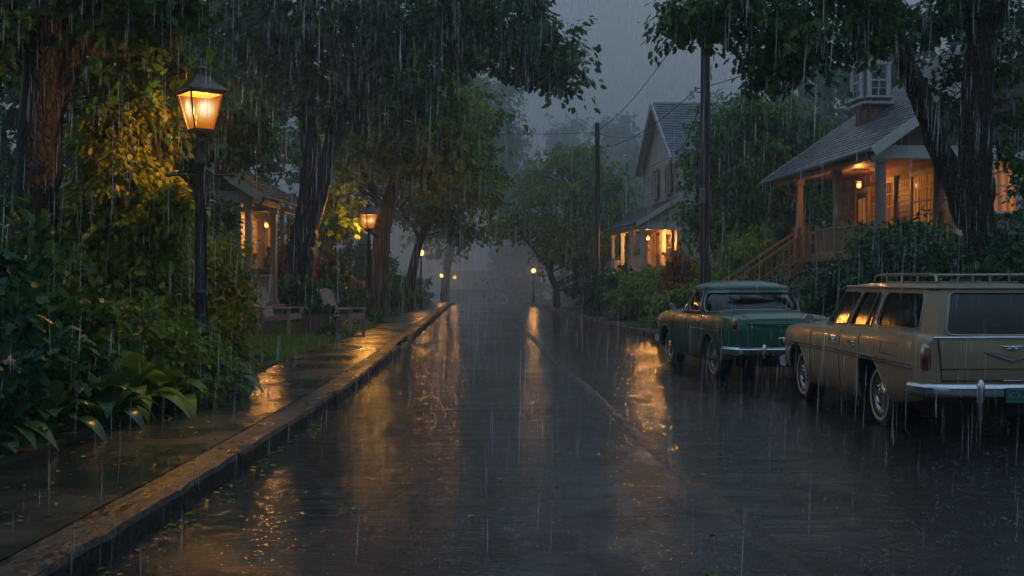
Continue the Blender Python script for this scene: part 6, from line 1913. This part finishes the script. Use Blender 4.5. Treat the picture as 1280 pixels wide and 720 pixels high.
    sc = MB(); sc.tube([(-2.462, -.16, .90), (-2.465, -.08, .912), (-2.465, 0, .90), (-2.465, .08, .912), (-2.462, .16, .90)], .007, 5); sc.build('boot_emblem', M['dullchrome'], root, smooth=True)
    bumper('rear_bumper', root, -2.58, .92, .50, .15, -1); bumper('front_bumper', root, 2.58, .90, .48, .15, 1)
    gr = MB()
    for i in range(4): gr.bbox((2.44, -.5, .58 + i * .07), (2.49, .5, .61 + i * .07), .01)
    gr.build('grille', M['chrome'], root)
    mi = MB(); yy = S.side_y(.86, 1.02); mi.tube([(.82, yy - .03, 1.04), (.84, yy + .05, 1.12)], .01, 5); mi.lathe([(.055, 0), (.06, .012), (.04, .04), (.01, .055)], 12, Matrix.Translation((.84, yy + .06, 1.14)) @ Matrix.Rotation(PI / 2, 4, 'Y')); mi.build('wing_mirror', M['chrome'], root, smooth=True)
    it = MB(); it.box((-1.1, -.62, 1.085), (.62, .62, 1.105)); it.build('interior', M['interior'], root)
    seats(root, (-.75, .0), 1.06, 1.26, .58)
    un = MB(); un.box((-2.1, -.60, .22), (2.1, .60, .42)); un.build('chassis', M['black'], root)
    return root


station_wagon(4.96, 14.05, PI / 2 + R(2.4))
sedan(4.06, 20.5, PI / 2 + R(7.0))
# ================================================================== rain, haze, light, camera
g = np.random.default_rng(77)
def rain(name, n, y0, y1, rad, l0, l1, seed):
    g = np.random.default_rng(seed)
    y = y0 + (y1 - y0) * g.random(n) ** 0.75
    x = (g.random(n) * 2 - 1) * (0.50 * y + 1.0); z = g.uniform(0.05, 0.31 * y1 + 1.8, n)
    z = np.minimum(z, CAM_H + .30 * y + g.random(n))
    ln = g.uniform(l0, l1, n); r_ = rad * (.35 + 1.1 * g.random(n) ** 1.6)
    tilt = np.stack([g.normal(.03, .022, n), g.normal(0, .02, n), np.ones(n)], 1)
    mid = np.stack([x, y, z], 1); top = mid + tilt * ln[:, None]; V = []
    V.append(mid)
    body = mid + tilt * ln[:, None] * .25
    for k in range(3):
        a = 2 * PI * k / 3; V.append(body + np.stack([math.cos(a) * r_, math.sin(a) * r_, 0 * r_], 1))
    V.append(top)
    V = np.stack(V, 1).reshape(-1, 3)
    T = np.array([[0, 2, 1], [0, 3, 2], [0, 1, 3], [4, 1, 2], [4, 2, 3], [4, 3, 1]])
    T = T[None] + (np.arange(n) * 5)[:, None, None]
    return np_mesh(name, V, T.reshape(-1, 3), M['rain'])


m, nt, out = newmat('falling rain water')
t = N(nt, 'ShaderNodeBsdfTransparent', inp={'Color': (0.97, 0.98, 1, 1)})
d = N(nt, 'ShaderNodeBsdfTranslucent', inp={'Color': (0.9, 0.93, 0.97, 1)})
gl_ = N(nt, 'ShaderNodeBsdfGlossy', inp={'Roughness': 0.25, 'Color': (.9, .92, .95, 1)})
m1 = N(nt, 'ShaderNodeMixShader', inp={0: .5}); nt.links.new(d.outputs[0], m1.inputs[1]); nt.links.new(gl_.outputs[0], m1.inputs[2])
m2 = N(nt, 'ShaderNodeMixShader', inp={0: .38}); nt.links.new(t.outputs[0], m2.inputs[1]); nt.links.new(m1.outputs[0], m2.inputs[2]); nt.links.new(m2.outputs[0], out.inputs[0])
M['rain'] = m
near = rain('rain', 68000, 3.8, 42, .0021, .10, .42, 5)
tag(near, kind='stuff')
# small crowns of water where drops strike the street
n = 4200; y = 3.5 + 24 * g.random(n) ** 1.3; x = g.uniform(-2.2, 6, n)
V = []; T = []
for i in range(n):
    s = g.uniform(.007, .02)
    for k in range(3):
        a = g.uniform(0, 2 * PI); c = np.array([x[i] + math.cos(a) * s * 1.6, y[i] + math.sin(a) * s * 1.6, .045 + abs(g.normal(0, .02))])
        b = len(V); w = s * .22
        V += [c + (0, 0, -w * 1.5), c + (w, 0, 0), c + (-w * .5, w * .8, 0), c + (-w * .5, -w * .8, 0), c + (0, 0, w * 2)]
        T += [[b, b + 2, b + 1], [b, b + 3, b + 2], [b, b + 1, b + 3], [b + 4, b + 1, b + 2], [b + 4, b + 2, b + 3], [b + 4, b + 3, b + 1]]
tag(np_mesh('rain_splashes', np.array(V), np.array(T), M['rain']), kind='stuff')

# wet haze hanging in the street: thin nearby, thick where the rain veils the far end
def haze(name, dens, a, b):
    m, nt, out = newmat(name)
    vs = N(nt, 'ShaderNodeVolumeScatter', inp={'Color': (0.86, 0.95, 1.0, 1), 'Density': dens, 'Anisotropy': 0.2})
    nt.links.new(vs.outputs[0], out.inputs['Volume'])
    mb = MB(); mb.box(a, b); tag(mb.build('haze', m), kind='stuff')


haze('thin rain haze', 0.0014, (-120, -25, -20), (120, 58, 48))
haze('thick rain haze', 0.017, (-120, 58.02, -20), (120, 330, 48))

w = bpy.data.worlds.new('World'); scene.world = w; w.use_nodes = True
nt = w.node_tree; nt.nodes.clear()
wo = nt.nodes.new('ShaderNodeOutputWorld'); bg = nt.nodes.new('ShaderNodeBackground')
sk = nt.nodes.new('ShaderNodeTexSky'); sk.sky_type = 'NISHITA'; sk.sun_disc = False
SUN_EL, SUN_ROT = R(9), R(15)
sk.sun_elevation = SUN_EL; sk.sun_rotation = SUN_ROT; sk.air_density = 1.0; sk.dust_density = 3.0; sk.ozone_density = 2.0
hs = nt.nodes.new('ShaderNodeHueSaturation'); hs.inputs['Saturation'].default_value = 0.35
mx = nt.nodes.new('ShaderNodeMix'); mx.data_type = 'RGBA'; mx.inputs[0].default_value = 0.975; mx.inputs[7].default_value = (0.64, 0.98, 1.36, 1)   # cloud deck over the sky
nt.links.new(sk.outputs[0], hs.inputs['Color']); nt.links.new(hs.outputs[0], mx.inputs[6])
# an overcast sky is about three times brighter overhead than at the horizon
tc = nt.nodes.new('ShaderNodeTexCoord'); sx = nt.nodes.new('ShaderNodeSeparateXYZ'); nt.links.new(tc.outputs['Generated'], sx.inputs[0])
mr = nt.nodes.new('ShaderNodeMapRange'); mr.inputs[1].default_value = 0; mr.inputs[2].default_value = 1; mr.inputs[3].default_value = 0.36; mr.inputs[4].default_value = 1.7
nt.links.new(sx.outputs[2], mr.inputs[0])
ml = nt.nodes.new('ShaderNodeMix'); ml.data_type = 'RGBA'; ml.blend_type = 'MULTIPLY'; ml.inputs[0].default_value = 1
nt.links.new(mx.outputs[2], ml.inputs[6]); nt.links.new(mr.outputs[0], ml.inputs[7]); nt.links.new(ml.outputs[2], bg.inputs[0])
bg.inputs[1].default_value = 0.315
nt.links.new(bg.outputs[0], wo.inputs[0])

sl = bpy.data.lights.new('sun', 'SUN'); sl.energy = 0.08; sl.angle = R(40); sl.color = (1.0, .98, .95)
so = bpy.data.objects.new('sun', sl); COL.objects.link(so)
dirv = Vector((math.sin(SUN_ROT) * math.cos(SUN_EL), math.cos(SUN_ROT) * math.cos(SUN_EL), math.sin(R(35))))
so.rotation_euler = dirv.to_track_quat('Z', 'Y').to_euler()

cam = bpy.data.cameras.new('camera'); co = bpy.data.objects.new('camera', cam); COL.objects.link(co)
co.location = (0, 0, CAM_H); co.rotation_euler = (R(90) - math.atan(10 / FPX), 0, 0)
cam.sensor_width = 36; cam.lens = FPX / 1280 * 36; cam.clip_end = 1500; cam.clip_start = .05
scene.camera = co
scene.view_settings.view_transform = 'Standard'; scene.view_settings.look = 'None'; scene.view_settings.exposure = 0; scene.view_settings.gamma = 1
cy = scene.cycles
cy.use_denoising = True
try: cy.denoiser = 'OPENIMAGEDENOISE'; cy.denoising_input_passes = 'RGB_ALBEDO_NORMAL'; cy.denoising_prefilter = 'ACCURATE'
except Exception: pass
cy.max_bounces = 6; cy.diffuse_bounces = 2; cy.glossy_bounces = 3; cy.transmission_bounces = 3; cy.volume_bounces = 1; cy.transparent_max_bounces = 24
cy.sample_clamp_indirect = 3.0; cy.caustics_reflective = False; cy.caustics_refractive = False
cy.use_adaptive_sampling = True; cy.adaptive_threshold = 0.03
